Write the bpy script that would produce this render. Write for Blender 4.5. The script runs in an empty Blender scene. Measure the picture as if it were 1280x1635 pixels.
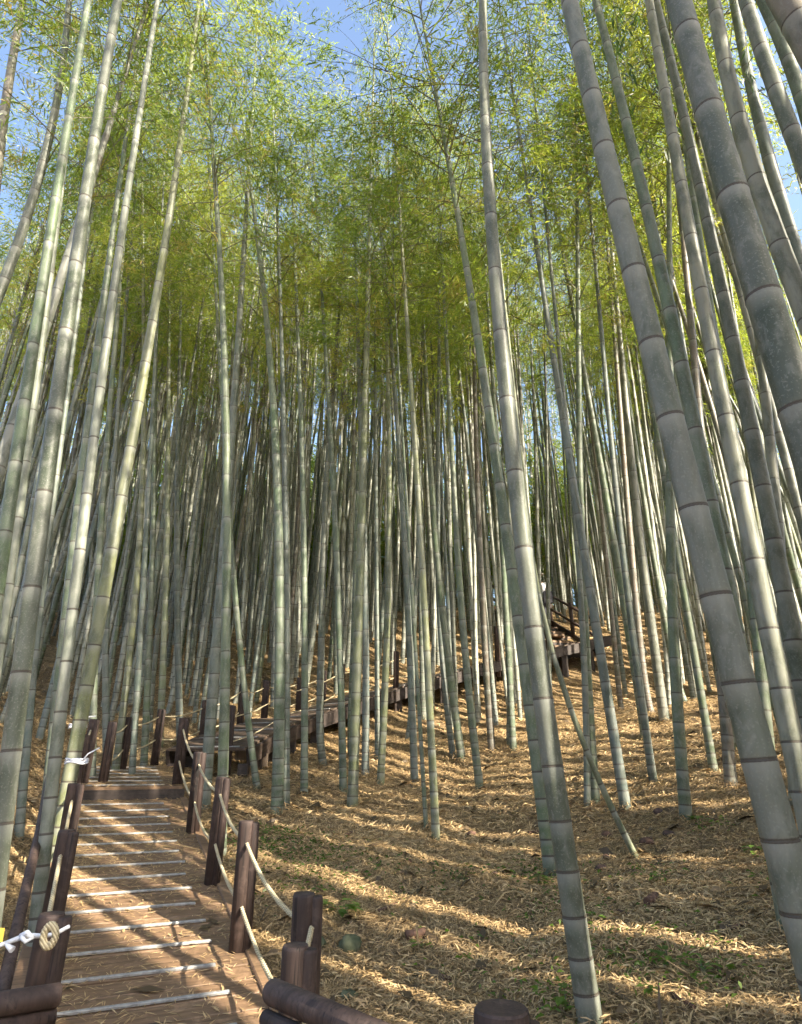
import bpy, math, random
import numpy as np
from mathutils import Vector, Matrix, Euler

# ------------------------------------------------------------------ camera, sky, sun, exposure
scene = bpy.context.scene
C = scene.collection
EYE = 1.6
PITCH = math.radians(22.0)
FPX = 1000.0                       # focal length in pixels of the 1280 x 1635 photograph
cam_d = bpy.data.cameras.new('camera')
cam_d.sensor_fit = 'HORIZONTAL'; cam_d.sensor_width = 36.0; cam_d.lens = FPX / 1280 * 36.0
cam_d.clip_start = 0.05; cam_d.clip_end = 600
cam = bpy.data.objects.new('camera', cam_d); C.objects.link(cam)
cam.location = (0, 0, EYE); cam.rotation_euler = (math.radians(90) + PITCH, 0, 0)
scene.camera = cam

SUN_EL, SUN_AZ = math.radians(33), math.radians(128)       # azimuth clockwise from +Y
world = bpy.data.worlds.new('World'); scene.world = world; world.use_nodes = True
wn = world.node_tree
sky = wn.nodes.new('ShaderNodeTexSky'); sky.sky_type = 'NISHITA'; sky.sun_disc = False
sky.sun_elevation = SUN_EL; sky.sun_rotation = SUN_AZ; sky.altitude = 100; sky.air_density = 1.0; sky.dust_density = 2.6
bg = wn.nodes['Background']; bg.inputs['Strength'].default_value = 0.15
wn.links.new(sky.outputs[0], bg.inputs['Color'])
sun_d = bpy.data.lights.new('sun', 'SUN'); sun_d.energy = 5.0; sun_d.angle = math.radians(0.4); sun_d.color = (1.0, 0.90, 0.74)
sun = bpy.data.objects.new('sun', sun_d); C.objects.link(sun)
SUN = Vector((math.sin(SUN_AZ) * math.cos(SUN_EL), math.cos(SUN_AZ) * math.cos(SUN_EL), math.sin(SUN_EL)))
sun.rotation_euler = SUN.to_track_quat('Z', 'Y').to_euler(); sun.location = SUN * 60
vs = scene.view_settings
vs.view_transform = 'Standard'; vs.look = 'None'; vs.gamma = 1.0; vs.exposure = 1.75; vs.use_curve_mapping = False
scene.render.engine = 'CYCLES'
scene.cycles.use_adaptive_sampling = True; scene.cycles.adaptive_threshold = 0.04; scene.cycles.max_bounces = 6; scene.cycles.diffuse_bounces = 3; scene.cycles.glossy_bounces = 2; scene.cycles.transmission_bounces = 4
scene.cycles.transparent_max_bounces = 8; scene.cycles.caustics_reflective = False

rnd = random.Random(7)
rng = np.random.default_rng(7)
sin, cos, pi = math.sin, math.cos, math.pi

# ------------------------------------------------------------------ helpers
def world_at(px, py, Y):
    """the point at distance Y ahead that a survey sighting (px, py) of the photograph meets"""
    u = (px - 640) / FPX; v = (817.5 - py) / FPX
    dy = cos(PITCH) - v * sin(PITCH); dz = sin(PITCH) + v * cos(PITCH)
    t = Y / dy
    return Vector((u * t, Y, EYE + dz * t))

def depth_of(x, y, z):
    return y * cos(PITCH) + (z - EYE) * sin(PITCH)

def tag(o, label=None, cat=None, group=None, kind=None):
    if label: o['label'] = label
    if cat: o['category'] = cat
    if group: o['group'] = group
    if kind: o['kind'] = kind
    return o

def empty(name, loc=(0, 0, 0), rot=(0, 0, 0), parent=None):
    o = bpy.data.objects.new(name, None); C.objects.link(o)
    o.location = loc; o.rotation_euler = rot; o.empty_display_size = 0.1
    if parent: o.parent = parent
    return o

def mesh_obj(name, me, parent=None, loc=(0, 0, 0)):
    o = bpy.data.objects.new(name, me); C.objects.link(o); o.location = loc
    if parent: o.parent = parent
    return o

class MB:
    def __init__(s): s.v = []; s.f = []; s.at = {}
    def add(s, vs_, fs):
        n = len(s.v); s.v += [tuple(p) for p in vs_]; s.f += [tuple(i + n for i in f) for f in fs]
    def box(s, c, sz, M=None, bev=0.0):
        x, y, z = sz[0] / 2, sz[1] / 2, sz[2] / 2
        if bev <= 0:
            P = [Vector((i * x, j * y, k * z)) for k in (-1, 1) for j in (-1, 1) for i in (-1, 1)]
            F = [(0, 2, 3, 1), (4, 5, 7, 6), (0, 1, 5, 4), (2, 6, 7, 3), (0, 4, 6, 2), (1, 3, 7, 5)]
        else:
            b = bev
            P = [Vector(p) for p in ((-x, -y, -z), (x, -y, -z), (x, y, -z), (-x, y, -z), (-x, -y, z - b), (x, -y, z - b), (x, y, z - b), (-x, y, z - b),
                                     (-x + b, -y + b, z), (x - b, -y + b, z), (x - b, y - b, z), (-x + b, y - b, z))]
            F = [(3, 2, 1, 0), (0, 1, 5, 4), (1, 2, 6, 5), (2, 3, 7, 6), (3, 0, 4, 7), (4, 5, 9, 8), (5, 6, 10, 9), (6, 7, 11, 10), (7, 4, 8, 11), (8, 9, 10, 11)]
        c = Vector(c)
        if M is not None: P = [M @ p + c for p in P]
        else: P = [p + c for p in P]
        s.add(P, F)
    def tube(s, pts, rad, sides=8, caps=True):
        pts = [Vector(p) for p in pts]; n = len(pts)
        if not hasattr(rad, '__len__'): rad = [rad] * n
        V = []
        ref = None
        for i, p in enumerate(pts):
            d = (pts[min(i + 1, n - 1)] - pts[max(i - 1, 0)]).normalized()
            if ref is None:
                ref = d.orthogonal().normalized()
            a = (ref - d * ref.dot(d)).normalized(); ref = a
            b = d.cross(a)
            for k in range(sides):
                t = 2 * pi * k / sides
                V.append(p + (a * cos(t) + b * sin(t)) * rad[i])
        F = [(i * sides + k, i * sides + (k + 1) % sides, (i + 1) * sides + (k + 1) % sides, (i + 1) * sides + k) for i in range(n - 1) for k in range(sides)]
        if caps:
            F.append(tuple(range(sides))[::-1]); F.append(tuple((n - 1) * sides + k for k in range(sides)))
        s.add(V, F)
    def mesh(s, name, mat, smooth=False):
        me = bpy.data.meshes.new(name); me.from_pydata(s.v, [], s.f)
        for m in (mat if isinstance(mat, (list, tuple)) else [mat]): me.materials.append(m)
        if smooth: me.polygons.foreach_set('use_smooth', [len(p.vertices) == 4 for p in me.polygons])
        me.update(); return me
    def build(s, name, mat, parent=None, smooth=False, loc=(0, 0, 0)):
        return mesh_obj(name, s.mesh(name, mat, smooth), parent, loc)

def np_mesh(name, V, F, mats, attrs=None, mat_idx=None, smooth=False):
    """V (n,3), F (m,k) all faces k-gons"""
    V = np.asarray(V, dtype=np.float32); F = np.asarray(F, dtype=np.int32)
    me = bpy.data.meshes.new(name)
    me.vertices.add(len(V)); me.vertices.foreach_set('co', V.ravel())
    m, k = F.shape
    me.loops.add(m * k); me.loops.foreach_set('vertex_index', F.ravel())
    me.polygons.add(m); me.polygons.foreach_set('loop_start', np.arange(0, m * k, k, dtype=np.int32))
    if mat_idx is not None: me.polygons.foreach_set('material_index', np.asarray(mat_idx, dtype=np.int32))
    if smooth is not False:
        me.polygons.foreach_set('use_smooth', np.full(m, True) if smooth is True else smooth)
    for mt in mats: me.materials.append(mt)
    if attrs:
        for an, data in attrs.items():
            a = me.attributes.new(an, 'FLOAT', 'POINT'); a.data.foreach_set('value', np.asarray(data, dtype=np.float32))
    me.update(calc_edges=True)
    return me

# ------------------------------------------------------------------ materials
def new_mat(name):
    m = bpy.data.materials.new(name); m.use_nodes = True
    nt = m.node_tree; b = nt.nodes['Principled BSDF']
    return m, nt, b
def N(nt, t, **kw):
    n = nt.nodes.new(t)
    for k, v in kw.items(): setattr(n, k, v)
    return n
def L(nt, a, b): nt.links.new(a, b)
def ramp(nt, fac, stops):
    r = N(nt, 'ShaderNodeValToRGB'); e = r.color_ramp.elements
    e[0].position, e[0].color = stops[0][0], (*stops[0][1], 1)
    e[1].position, e[1].color = stops[-1][0], (*stops[-1][1], 1)
    for p, c in stops[1:-1]:
        x = e.new(p); x.color = (*c, 1)
    L(nt, fac, r.inputs[0]); return r.outputs[0]
def noise(nt, vec, scale, detail=4, rough=.55, dist=0):
    n = N(nt, 'ShaderNodeTexNoise'); n.inputs['Scale'].default_value = scale; n.inputs['Detail'].default_value = detail
    n.inputs['Roughness'].default_value = rough; n.inputs['Distortion'].default_value = dist
    if vec is not None: L(nt, vec, n.inputs['Vector'])
    return n.outputs['Fac']
def mapping(nt, vec, sc):
    m = N(nt, 'ShaderNodeMapping'); m.inputs['Scale'].default_value = sc; L(nt, vec, m.inputs['Vector']); return m.outputs[0]
def mix(nt, fac, a, b, mode='MIX'):
    m = N(nt, 'ShaderNodeMix', data_type='RGBA', blend_type=mode)
    for s, v in ((m.inputs[0], fac), (m.inputs[6], a), (m.inputs[7], b)):
        if hasattr(v, 'node'): L(nt, v, s)
        elif isinstance(v, (int, float)): s.default_value = v
        else: s.default_value = (*v, 1)
    return m.outputs[2]
def mathn(nt, op, a, b=None, clamp=False):
    m = N(nt, 'ShaderNodeMath', operation=op, use_clamp=clamp)
    for s, v in ((m.inputs[0], a), (m.inputs[1], b)):
        if v is None: continue
        if hasattr(v, 'node'): L(nt, v, s)
        else: s.default_value = v
    return m.outputs[0]
def bump(nt, h, b, strength=.3, dist=.01):
    n = N(nt, 'ShaderNodeBump'); n.inputs['Strength'].default_value = strength; n.inputs['Distance'].default_value = dist
    L(nt, h, n.inputs['Height']); L(nt, n.outputs[0], b.inputs['Normal'])

def mat_culm():
    m, nt, b = new_mat('bamboo_culm')
    tc = N(nt, 'ShaderNodeTexCoord'); oi = N(nt, 'ShaderNodeObjectInfo')
    pos = tc.outputs['Object']
    off = N(nt, 'ShaderNodeVectorMath', operation='ADD'); L(nt, pos, off.inputs[0])
    rv = N(nt, 'ShaderNodeCombineXYZ'); r30 = mathn(nt, 'MULTIPLY', oi.outputs['Random'], 60.0)
    L(nt, r30, rv.inputs[0]); L(nt, r30, rv.inputs[1]); L(nt, r30, rv.inputs[2]); L(nt, rv.outputs[0], off.inputs[1])
    p = off.outputs[0]
    base = oi.outputs['Color']
    seg = N(nt, 'ShaderNodeAttribute', attribute_name='seg').outputs['Fac']
    nd = N(nt, 'ShaderNodeAttribute', attribute_name='nd').outputs['Fac']
    bl = N(nt, 'ShaderNodeAttribute', attribute_name='bl').outputs['Fac']
    # every internode weathers a little differently
    c = mix(nt, mathn(nt, 'MULTIPLY', seg, .45), base, (.20, .20, .175))
    n1 = noise(nt, mapping(nt, p, (1, 1, .35)), 9, 5, .6, .4)
    c = mix(nt, mathn(nt, 'MULTIPLY', ramp(nt, n1, [(.45, (0, 0, 0)), (.60, (1, 1, 1))]), .62), c, (.036, .052, .026))
    n2 = noise(nt, mapping(nt, p, (1, 1, .5)), 22, 4, .6, .6)
    c = mix(nt, mathn(nt, 'MULTIPLY', ramp(nt, n2, [(.52, (0, 0, 0)), (.66, (1, 1, 1))]), .40), c, (.26, .265, .23))
    n3 = noise(nt, p, 120, 3, .6)
    c = mix(nt, mathn(nt, 'MULTIPLY', ramp(nt, n3, [(.57, (0, 0, 0)), (.64, (1, 1, 1))]), .42), c, (.28, .285, .24))
    fine = noise(nt, mapping(nt, p, (1, 1, .03)), 160, 2, .5)
    c = mix(nt, mathn(nt, 'MULTIPLY', fine, .22), c, (.12, .12, .09), 'MIX')
    blf = mathn(nt, 'MULTIPLY', bl, mathn(nt, 'ADD', mathn(nt, 'MULTIPLY', n1, .6), .25), True)
    c = mix(nt, blf, c, (.29, .30, .26))
    c = mix(nt, mathn(nt, 'MULTIPLY', nd, .88, True), c, (.060, .045, .032))
    L(nt, c, b.inputs['Base Color'])
    b.inputs['Roughness'].default_value = .48
    try: b.inputs['Specular IOR Level'].default_value = .35
    except Exception: pass
    bump(nt, mathn(nt, 'ADD', fine, mathn(nt, 'MULTIPLY', n2, .6)), b, .12, .004)
    return m

def mat_leaf(name, c0, c1, c2, trans=(.30, .40, .05), dry=.06):
    m, nt, b = new_mat(name)
    geo = N(nt, 'ShaderNodeNewGeometry'); oi = N(nt, 'ShaderNodeObjectInfo')
    tone = N(nt, 'ShaderNodeAttribute', attribute_name='tone').outputs['Fac']
    nz = ramp(nt, noise(nt, geo.outputs['Position'], .38, 3, .55), [(.34, (0, 0, 0)), (.66, (1, 1, 1))])
    nzb = noise(nt, geo.outputs['Position'], 1.6, 2, .5)
    k = mathn(nt, 'ADD', mathn(nt, 'ADD', mathn(nt, 'MULTIPLY', tone, .34), mathn(nt, 'MULTIPLY', nz, .62)),
              mathn(nt, 'ADD', mathn(nt, 'MULTIPLY', oi.outputs['Random'], .42), mathn(nt, 'MULTIPLY', nzb, .25)))
    c = ramp(nt, mathn(nt, 'MULTIPLY', k, .64), [(.30, c0), (.47, c1), (.66, c2)])
    dryf = mathn(nt, 'GREATER_THAN', tone, 1 - dry)
    c = mix(nt, dryf, c, (.34, .24, .09))
    L(nt, c, b.inputs['Base Color']); b.inputs['Roughness'].default_value = .42
    tr = N(nt, 'ShaderNodeBsdfTranslucent')
    tc_ = mix(nt, 1.0, mix(nt, .5, c, trans), (1.6, 1.6, 1.3), 'MULTIPLY'); L(nt, tc_, tr.inputs['Color'])
    ms = N(nt, 'ShaderNodeMixShader'); ms.inputs[0].default_value = .47
    L(nt, b.outputs[0], ms.inputs[1]); L(nt, tr.outputs[0], ms.inputs[2])
    L(nt, ms.outputs[0], nt.nodes['Material Output'].inputs['Surface'])
    return m

def mat_litter():
    m, nt, b = new_mat('dry_bamboo_leaf')
    tone = N(nt, 'ShaderNodeAttribute', attribute_name='tone').outputs['Fac']
    c = ramp(nt, tone, [(0, (.085, .055, .026)), (.22, (.26, .175, .080)), (.5, (.49, .335, .160)), (.8, (.68, .50, .26)), (1, (.76, .62, .40))])
    L(nt, c, b.inputs['Base Color']); b.inputs['Roughness'].default_value = .6
    return m

def mat_ground():
    m, nt, b = new_mat('forest_floor')
    geo = N(nt, 'ShaderNodeNewGeometry'); p = geo.outputs['Position']
    a = noise(nt, p, 1.1, 5, .6, .3)
    f1 = noise(nt, mapping(nt, p, (1, .35, 1)), 55, 3, .6, 1.6)
    f2 = noise(nt, mapping(nt, p, (.35, 1, 1)), 48, 3, .6, 1.8)
    f = mathn(nt, 'MAXIMUM', f1, f2)
    c = ramp(nt, f, [(.42, (.07, .045, .022)), (.55, (.26, .170, .075)), (.66, (.47, .325, .15)), (.78, (.62, .45, .23))])
    c = mix(nt, mathn(nt, 'MULTIPLY', ramp(nt, a, [(.42, (0, 0, 0)), (.66, (1, 1, 1))]), .45), c, (.13, .078, .036))
    L(nt, c, b.inputs['Base Color']); b.inputs['Roughness'].default_value = .85
    bump(nt, f, b, .9, .03)
    return m

def mat_wood(name, dark, light, scale=1.0, rough=.6, axis=(1, 1, .06)):
    m, nt, b = new_mat(name)
    tc = N(nt, 'ShaderNodeTexCoord'); oi = N(nt, 'ShaderNodeObjectInfo')
    off = N(nt, 'ShaderNodeVectorMath', operation='ADD'); L(nt, tc.outputs['Object'], off.inputs[0])
    rv = N(nt, 'ShaderNodeCombineXYZ'); r = mathn(nt, 'MULTIPLY', oi.outputs['Random'], 40.0)
    L(nt, r, rv.inputs[0]); L(nt, r, rv.inputs[1]); L(nt, rv.outputs[0], off.inputs[1])
    g = noise(nt, mapping(nt, off.outputs[0], axis), 45 * scale, 5, .62, .8)
    w = noise(nt, off.outputs[0], 5, 4, .6)
    c = ramp(nt, g, [(.3, dark), (.7, light)])
    c = mix(nt, mathn(nt, 'MULTIPLY', w, .5), c, tuple(.6 * x for x in dark))
    ck = noise(nt, mapping(nt, off.outputs[0], tuple(a * (.5 if a > .5 else .25) for a in axis)), 60 * scale, 3, .5, 2.0)
    c = mix(nt, ramp(nt, ck, [(.60, (0, 0, 0)), (.66, (1, 1, 1))]), c, tuple(.25 * x for x in dark))
    fd = noise(nt, off.outputs[0], 11, 5, .65, .5)
    c = mix(nt, mathn(nt, 'MULTIPLY', ramp(nt, fd, [(.52, (0, 0, 0)), (.70, (1, 1, 1))]), .5), c, tuple(min(1, 1.5 * x + .03) for x in light))
    c = mix(nt, mathn(nt, 'MULTIPLY', oi.outputs['Random'], .35), c, tuple(.5 * (x + y) for x, y in zip(dark, light)))
    L(nt, c, b.inputs['Base Color']); b.inputs['Roughness'].default_value = rough
    bump(nt, g, b, .4, .004)
    return m

def mat_rope(name, c0, c1):
    m, nt, b = new_mat(name)
    tc = N(nt, 'ShaderNodeTexCoord')
    w = N(nt, 'ShaderNodeTexWave'); w.inputs['Scale'].default_value = 38; w.inputs['Distortion'].default_value = 1.2; w.bands_direction = 'DIAGONAL'
    L(nt, tc.outputs['Object'], w.inputs['Vector'])
    c = ramp(nt, w.outputs['Fac'], [(0, c0), (.6, c1)])
    L(nt, c, b.inputs['Base Color']); b.inputs['Roughness'].default_value = .8
    bump(nt, w.outputs['Fac'], b, .6, .004)
    return m
def mat_noise(name, c0, c1, scale=20, rough=.6, metal=0.0, bs=.3, thr=(.35, .65)):
    m, nt, b = new_mat(name)
    tc = N(nt, 'ShaderNodeTexCoord'); f = noise(nt, tc.outputs['Object'], scale, 5, .6)
    L(nt, ramp(nt, f, [(thr[0], c0), (thr[1], c1)]), b.inputs['Base Color'])
    b.inputs['Roughness'].default_value = rough; b.inputs['Metallic'].default_value = metal
    bump(nt, f, b, bs, .01)
    return m

M_CULM = mat_culm()
M_RING = mat_noise('node_ring_bark', (.034, .026, .020), (.105, .088, .066), 60, .6)
M_LEAF = mat_leaf('bamboo_leaf', (.022, .058, .013), (.095, .165, .028), (.30, .31, .050), (.42, .50, .07))
M_LEAFN = mat_leaf('fresh_bamboo_leaf', (.025, .055, .014), (.05, .10, .022), (.11, .16, .03), (.12, .22, .04), .01)
M_TWIG = mat_noise('bamboo_twig', (.10, .11, .05), (.22, .22, .11), 30)
M_LITTER = mat_litter()
M_GROUND = mat_ground()
M_POST = mat_wood('creosoted_post_wood', (.024, .015, .012), (.085, .052, .040), 1.0, .72)
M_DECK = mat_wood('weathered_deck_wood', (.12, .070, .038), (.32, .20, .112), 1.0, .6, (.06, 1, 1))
M_WDECK = mat_wood('shaded_walkway_wood', (.045, .030, .021), (.14, .095, .062), 1.0, .7, (1, .06, 1))  # deck wood darkened; shade on the walkway is put into the colour
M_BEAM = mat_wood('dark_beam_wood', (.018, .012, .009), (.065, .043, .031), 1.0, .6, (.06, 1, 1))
M_PALE = mat_wood('pale_sawn_wood', (.22, .16, .11), (.42, .32, .23), 1.0, .7)
M_STRIP = mat_noise('grip_strip_metal', (.24, .235, .22), (.40, .39, .37), 40, .6, .1)
M_ROPE = mat_rope('hemp_rope', (.34, .27, .15), (.62, .53, .34))
M_CORD = mat_noise('white_cord', (.62, .64, .70), (.80, .82, .88), 60, .6)
M_ROCK = mat_noise('mossy_rock', (.045, .058, .025), (.13, .135, .075), 9, .85, 0, .6)
M_WEED = mat_leaf('weed_leaf', (.035, .075, .016), (.07, .13, .025), (.15, .24, .035), (.16, .30, .04), .0)
M_STUB = mat_noise('dead_sheath_brown', (.055, .028, .018), (.17, .09, .055), 25, .75)

# ------------------------------------------------------------------ terrain
PX0 = np.array([-0.81, 2.72]); PD = np.array([-2.19, 4.88]); PD = PD / np.linalg.norm(PD); PN = np.array([PD[1], -PD[0]])   # PN: towards the grove side (+x)
S_RISER = 5.22; RISE = 0.13; S_END = 6.9
def path_z(s): return .457 + .153 * s
Z_LAND = path_z(S_RISER) + RISE
def smooth(a, b, t):
    t = np.clip((t - a) / (b - a), 0, 1); return t * t * (3 - 2 * t)
PROF_Y = np.array([-60, -8, 0, 3.3, 5, 7.5, 9, 10, 12.2, 14, 16, 18, 22, 30, 45, 90, 200])
PROF_Z = np.array([-2.5, -.6, .02, .52, .78, 1.14, 1.42, 1.70, 2.50, 3.40, 4.60, 5.6, 6.9, 8.4, 9.6, 10, 10])
def bumps(x, y):
    return (.035 * np.sin(x * 1.7 + 1.3 * np.sin(y * .9)) * np.sin(y * 1.9 + .7) + .022 * np.sin(x * 4.1 + y * 2.3) * np.sin(y * 5.3 - x * 1.1)
            + .010 * np.sin(x * 11.3 + y * 7.1) * np.sin(y * 12.7 - x * 9.3))
def terrain(x, y):
    x = np.asarray(x, dtype=float); y = np.asarray(y, dtype=float)
    z = np.interp(y, PROF_Y, PROF_Z)
    # soften the profile's corners
    z = (z + np.interp(y - .8, PROF_Y, PROF_Z) + np.interp(y + .8, PROF_Y, PROF_Z)) / 3
    near = 1 - smooth(9.0, 13.0, y)
    z = z + near * (.20 * np.maximum(x - .8, 0) + .05 * np.maximum(x - 2.2, 0))
    s = (x - PX0[0]) * PD[0] + (y - PX0[1]) * PD[1]; n = (x - PX0[0]) * PN[0] + (y - PX0[1]) * PN[1]
    left = np.maximum(-n - .62, 0)
    z = z + (1 - smooth(9, 14, y)) * (.50 * np.minimum(left, 1.6) + .22 * np.maximum(left - 1.6, 0))
    z = z + bumps(x, y) * np.clip(1 - np.abs(y) / 60, .2, 1) * 1.3
    # bed of the walkway
    sz = np.where(s < S_RISER, path_z(s), Z_LAND + .12 * (s - S_RISER)) - .07
    w = (1 - smooth(.62, 1.05, np.abs(n))) * (1 - smooth(S_END + .2, S_END + 1.2, s)) * smooth(-14, -8, s)
    z = z * (1 - w) + sz * w
    # soil banked against the fence on the grove side
    z = z - .05 * smooth(.8, 1.2, n) * (1 - smooth(1.2, 2.4, n)) * (1 - smooth(6, 8, y))
    return z
def tz(x, y): return float(terrain(x, y))
def ground_hit(px, py):
    """where the line of sight of a survey sighting meets the terrain"""
    u = (px - 640) / FPX; v = (817.5 - py) / FPX
    dy = cos(PITCH) - v * sin(PITCH); dz = sin(PITCH) + v * cos(PITCH)
    t = 1.0
    while t < 60:
        if EYE + dz * t < tz(u * t, dy * t): break
        t += .02
    return Vector((u * t, dy * t, tz(u * t, dy * t)))

def grid_axis(lo, hi, a, b, fine, grow=1.16):
    m = list(np.arange(a, b, fine)); s = fine; t = m[-1]
    while t < hi: s *= grow; t += s; m.append(t)
    s = fine; t = a; l = []
    while t > lo: s *= grow; t -= s; l.append(t)
    return np.array(l[::-1] + m)
gx = grid_axis(-150, 150, -8, 8, .09); gy = grid_axis(-60, 190, .8, 16, .09)
GX, GY = np.meshgrid(gx, gy); GZ = terrain(GX, GY)
nx, ny = len(gx), len(gy)
idx = np.arange(nx * ny).reshape(ny, nx)
F = np.stack([idx[:-1, :-1], idx[:-1, 1:], idx[1:, 1:], idx[1:, :-1]], -1).reshape(-1, 4)
me = np_mesh('ground', np.stack([GX, GY, GZ], -1).reshape(-1, 3), F, [M_GROUND], smooth=True)
tag(mesh_obj('ground', me), 'forest floor hillside strewn with dry bamboo leaves', kind='structure')

# ------------------------------------------------------------------ boardwalk (near ramp and landing)
def P3(s, n, z): return Vector((PX0[0] + PD[0] * s + PN[0] * n, PX0[1] + PD[1] * s + PN[1] * n, z))
YAW = math.atan2(PN[1], PN[0])
ramp_root = empty('boardwalk', P3(1.0, 0, path_z(1.0)))
tag(ramp_root, 'brown plank boardwalk ramp with pale grip strips climbing between two rope fences', 'boardwalk')
def child_at(name, me_, parent, M):
    o = bpy.data.objects.new(name, me_); C.objects.link(o); o.parent = parent
    o.matrix_parent_inverse = Matrix.Translation(-parent.location)
    o.matrix_basis = M; return o
PITCH_S = math.atan(.153)
def deckM(s, n, z, pitch):
    return Matrix.Translation(P3(s, n, z)) @ Matrix.Rotation(YAW, 4, 'Z') @ Matrix.Rotation(pitch, 4, 'X')
b_ = MB(); b_.box((0, 0, -.016), (1.06, .138, .032), None, .004); plank_me = b_.mesh('plank', M_DECK)
b_ = MB(); b_.box((0, 0, .006), (.80, .019, .012), None, .003); strip_me = b_.mesh('grip_strip', M_STRIP)
b_ = MB(); b_.box((0, 0, 0), (.075, 6.9, .045), None, .006); edge_me = b_.mesh('edge_board', M_DECK)
s = -1.45; k = 0
while s < S_RISER - .06:
    o = child_at('plank', plank_me, ramp_root, deckM(s, rnd.uniform(-.006, .006), path_z(s) + rnd.uniform(-.003, .003), PITCH_S + rnd.uniform(-.008, .008)))
    if k % 2 == 0 and s < S_RISER - .12:
        child_at('grip_strip', strip_me, ramp_root, deckM(s - .05, -.05 + rnd.uniform(-.02, .02), path_z(s - .05) + .0045, PITCH_S) @ Matrix.Rotation(rnd.uniform(-.006, .006), 4, 'Z'))
    s += .1465; k += 1
sm_ = S_RISER / 2 - .7 / 1
for n in (-.515, .515):
    mid = (-1.5 + S_RISER) / 2
    child_at('edge_board', edge_me, ramp_root, deckM(mid, n * 1.075, path_z(mid) - .005, PITCH_S))
# riser and landing
b_ = MB(); b_.box((0, 0, -.065), (1.12, .045, .13), None, .004)
child_at('riser_board', b_.mesh('riser_board', M_BEAM), ramp_root, deckM(S_RISER, 0, Z_LAND - .034, 0))
land = empty('landing_deck', P3(S_RISER + .8, 0, Z_LAND))
tag(land, 'small plank landing one step up where the boardwalk turns, half covered in leaves', 'landing')
s = S_RISER + .03; k = 0
while s < S_END:
    z = Z_LAND + .12 * (s - S_RISER)
    child_at('plank', plank_me, land, deckM(s + .04, rnd.uniform(-.006, .006), z + rnd.uniform(-.002, .002), .12))
    if k % 2 == 0:
        child_at('grip_strip', strip_me, land, deckM(s + .01, -.06, z + .0035, .12))
    s += .1465; k += 1

# ------------------------------------------------------------------ raised walkway crossing the slope
WPX = [(395, 1192, 8.9), (440, 1168, 9.7), (500, 1142, 10.6), (630, 1099, 12.0), (780, 1057, 13.2), (895, 1031, 13.9), (985, 1012, 14.3)]
WP = [world_at(*w) for w in WPX]            # near upper edge of the deck
WP[0] = Vector((WP[0].x, WP[0].y, max(WP[0].z, Z_LAND + .10)))
def poly_pts(P, step):
    out = []
    for a, b in zip(P[:-1], P[1:]):
        L_ = (b - a).length; n = max(1, int(L_ / step))
        for i in range(n): out.append((a.lerp(b, i / n), (b - a).normalized()))
    out.append((P[-1], (P[-1] - P[-2]).normalized())); return out
walk = empty('raised_walkway', WP[2]); tag(walk, 'raised dark timber walkway climbing across the slope among the culms, open shadow beneath', 'walkway')
W_W = 1.15
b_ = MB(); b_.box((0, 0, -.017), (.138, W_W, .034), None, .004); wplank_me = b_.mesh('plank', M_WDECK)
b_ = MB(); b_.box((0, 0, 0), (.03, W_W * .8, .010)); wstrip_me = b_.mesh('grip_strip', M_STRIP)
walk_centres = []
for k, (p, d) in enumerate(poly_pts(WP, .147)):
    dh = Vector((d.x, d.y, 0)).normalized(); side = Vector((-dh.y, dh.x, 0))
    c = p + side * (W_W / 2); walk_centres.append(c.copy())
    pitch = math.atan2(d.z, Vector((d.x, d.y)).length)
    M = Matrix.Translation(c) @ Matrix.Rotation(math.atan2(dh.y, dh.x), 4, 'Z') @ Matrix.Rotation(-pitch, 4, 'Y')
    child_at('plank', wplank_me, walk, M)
    if k % 3 == 0: child_at('grip_strip', wstrip_me, walk, M @ Matrix.Translation((0, 0, .0052)))
def beam_between(a, b, w, h, name, parent, mat, up=Vector((0, 0, 1))):
    d = (b - a); L_ = d.length; d.normalize(); s_ = up.cross(d).normalized(); u = d.cross(s_)
    M = Matrix((( d.x, s_.x, u.x, 0), (d.y, s_.y, u.y, 0), (d.z, s_.z, u.z, 0), (0, 0, 0, 1))); M.translation = (a + b) / 2
    q = MB(); q.box((0, 0, 0), (L_ + .02, w, h), None, .008)
    return child_at(name, q.mesh(name, mat), parent, M)
for a, b in zip(WP[:-1], WP[1:]):
    dh = (b - a); dh.z = 0; dh.normalize(); side = Vector((-dh.y, dh.x, 0))
    for off in (-.03, W_W + .03):
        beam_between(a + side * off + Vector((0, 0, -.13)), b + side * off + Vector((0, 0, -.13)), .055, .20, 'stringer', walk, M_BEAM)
    for t in (0.05, .5):
        c = a.lerp(b, t)
        for off in (.05, W_W - .05):
            p = c + side * off; g = tz(p.x, p.y) - .15
            if p.z - .2 - g > .12:
                q = MB(); q.box((0, 0, 0), (.13, .13, p.z - .22 - g)); child_at('support_post', q.mesh('support_post', M_BEAM), walk, Matrix.Translation((p.x, p.y, (p.z - .22 + g) / 2)))
q = MB(); q.box((0, 0, 0), (.16, .03, .17)); 
for px, py, Y in ((385, 1203, 9.3), (418, 1213, 9.35)):
    p = world_at(px, py, Y); child_at('pale_bracket', q.mesh('pale_bracket', M_PALE), walk, Matrix.Translation(p))

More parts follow.
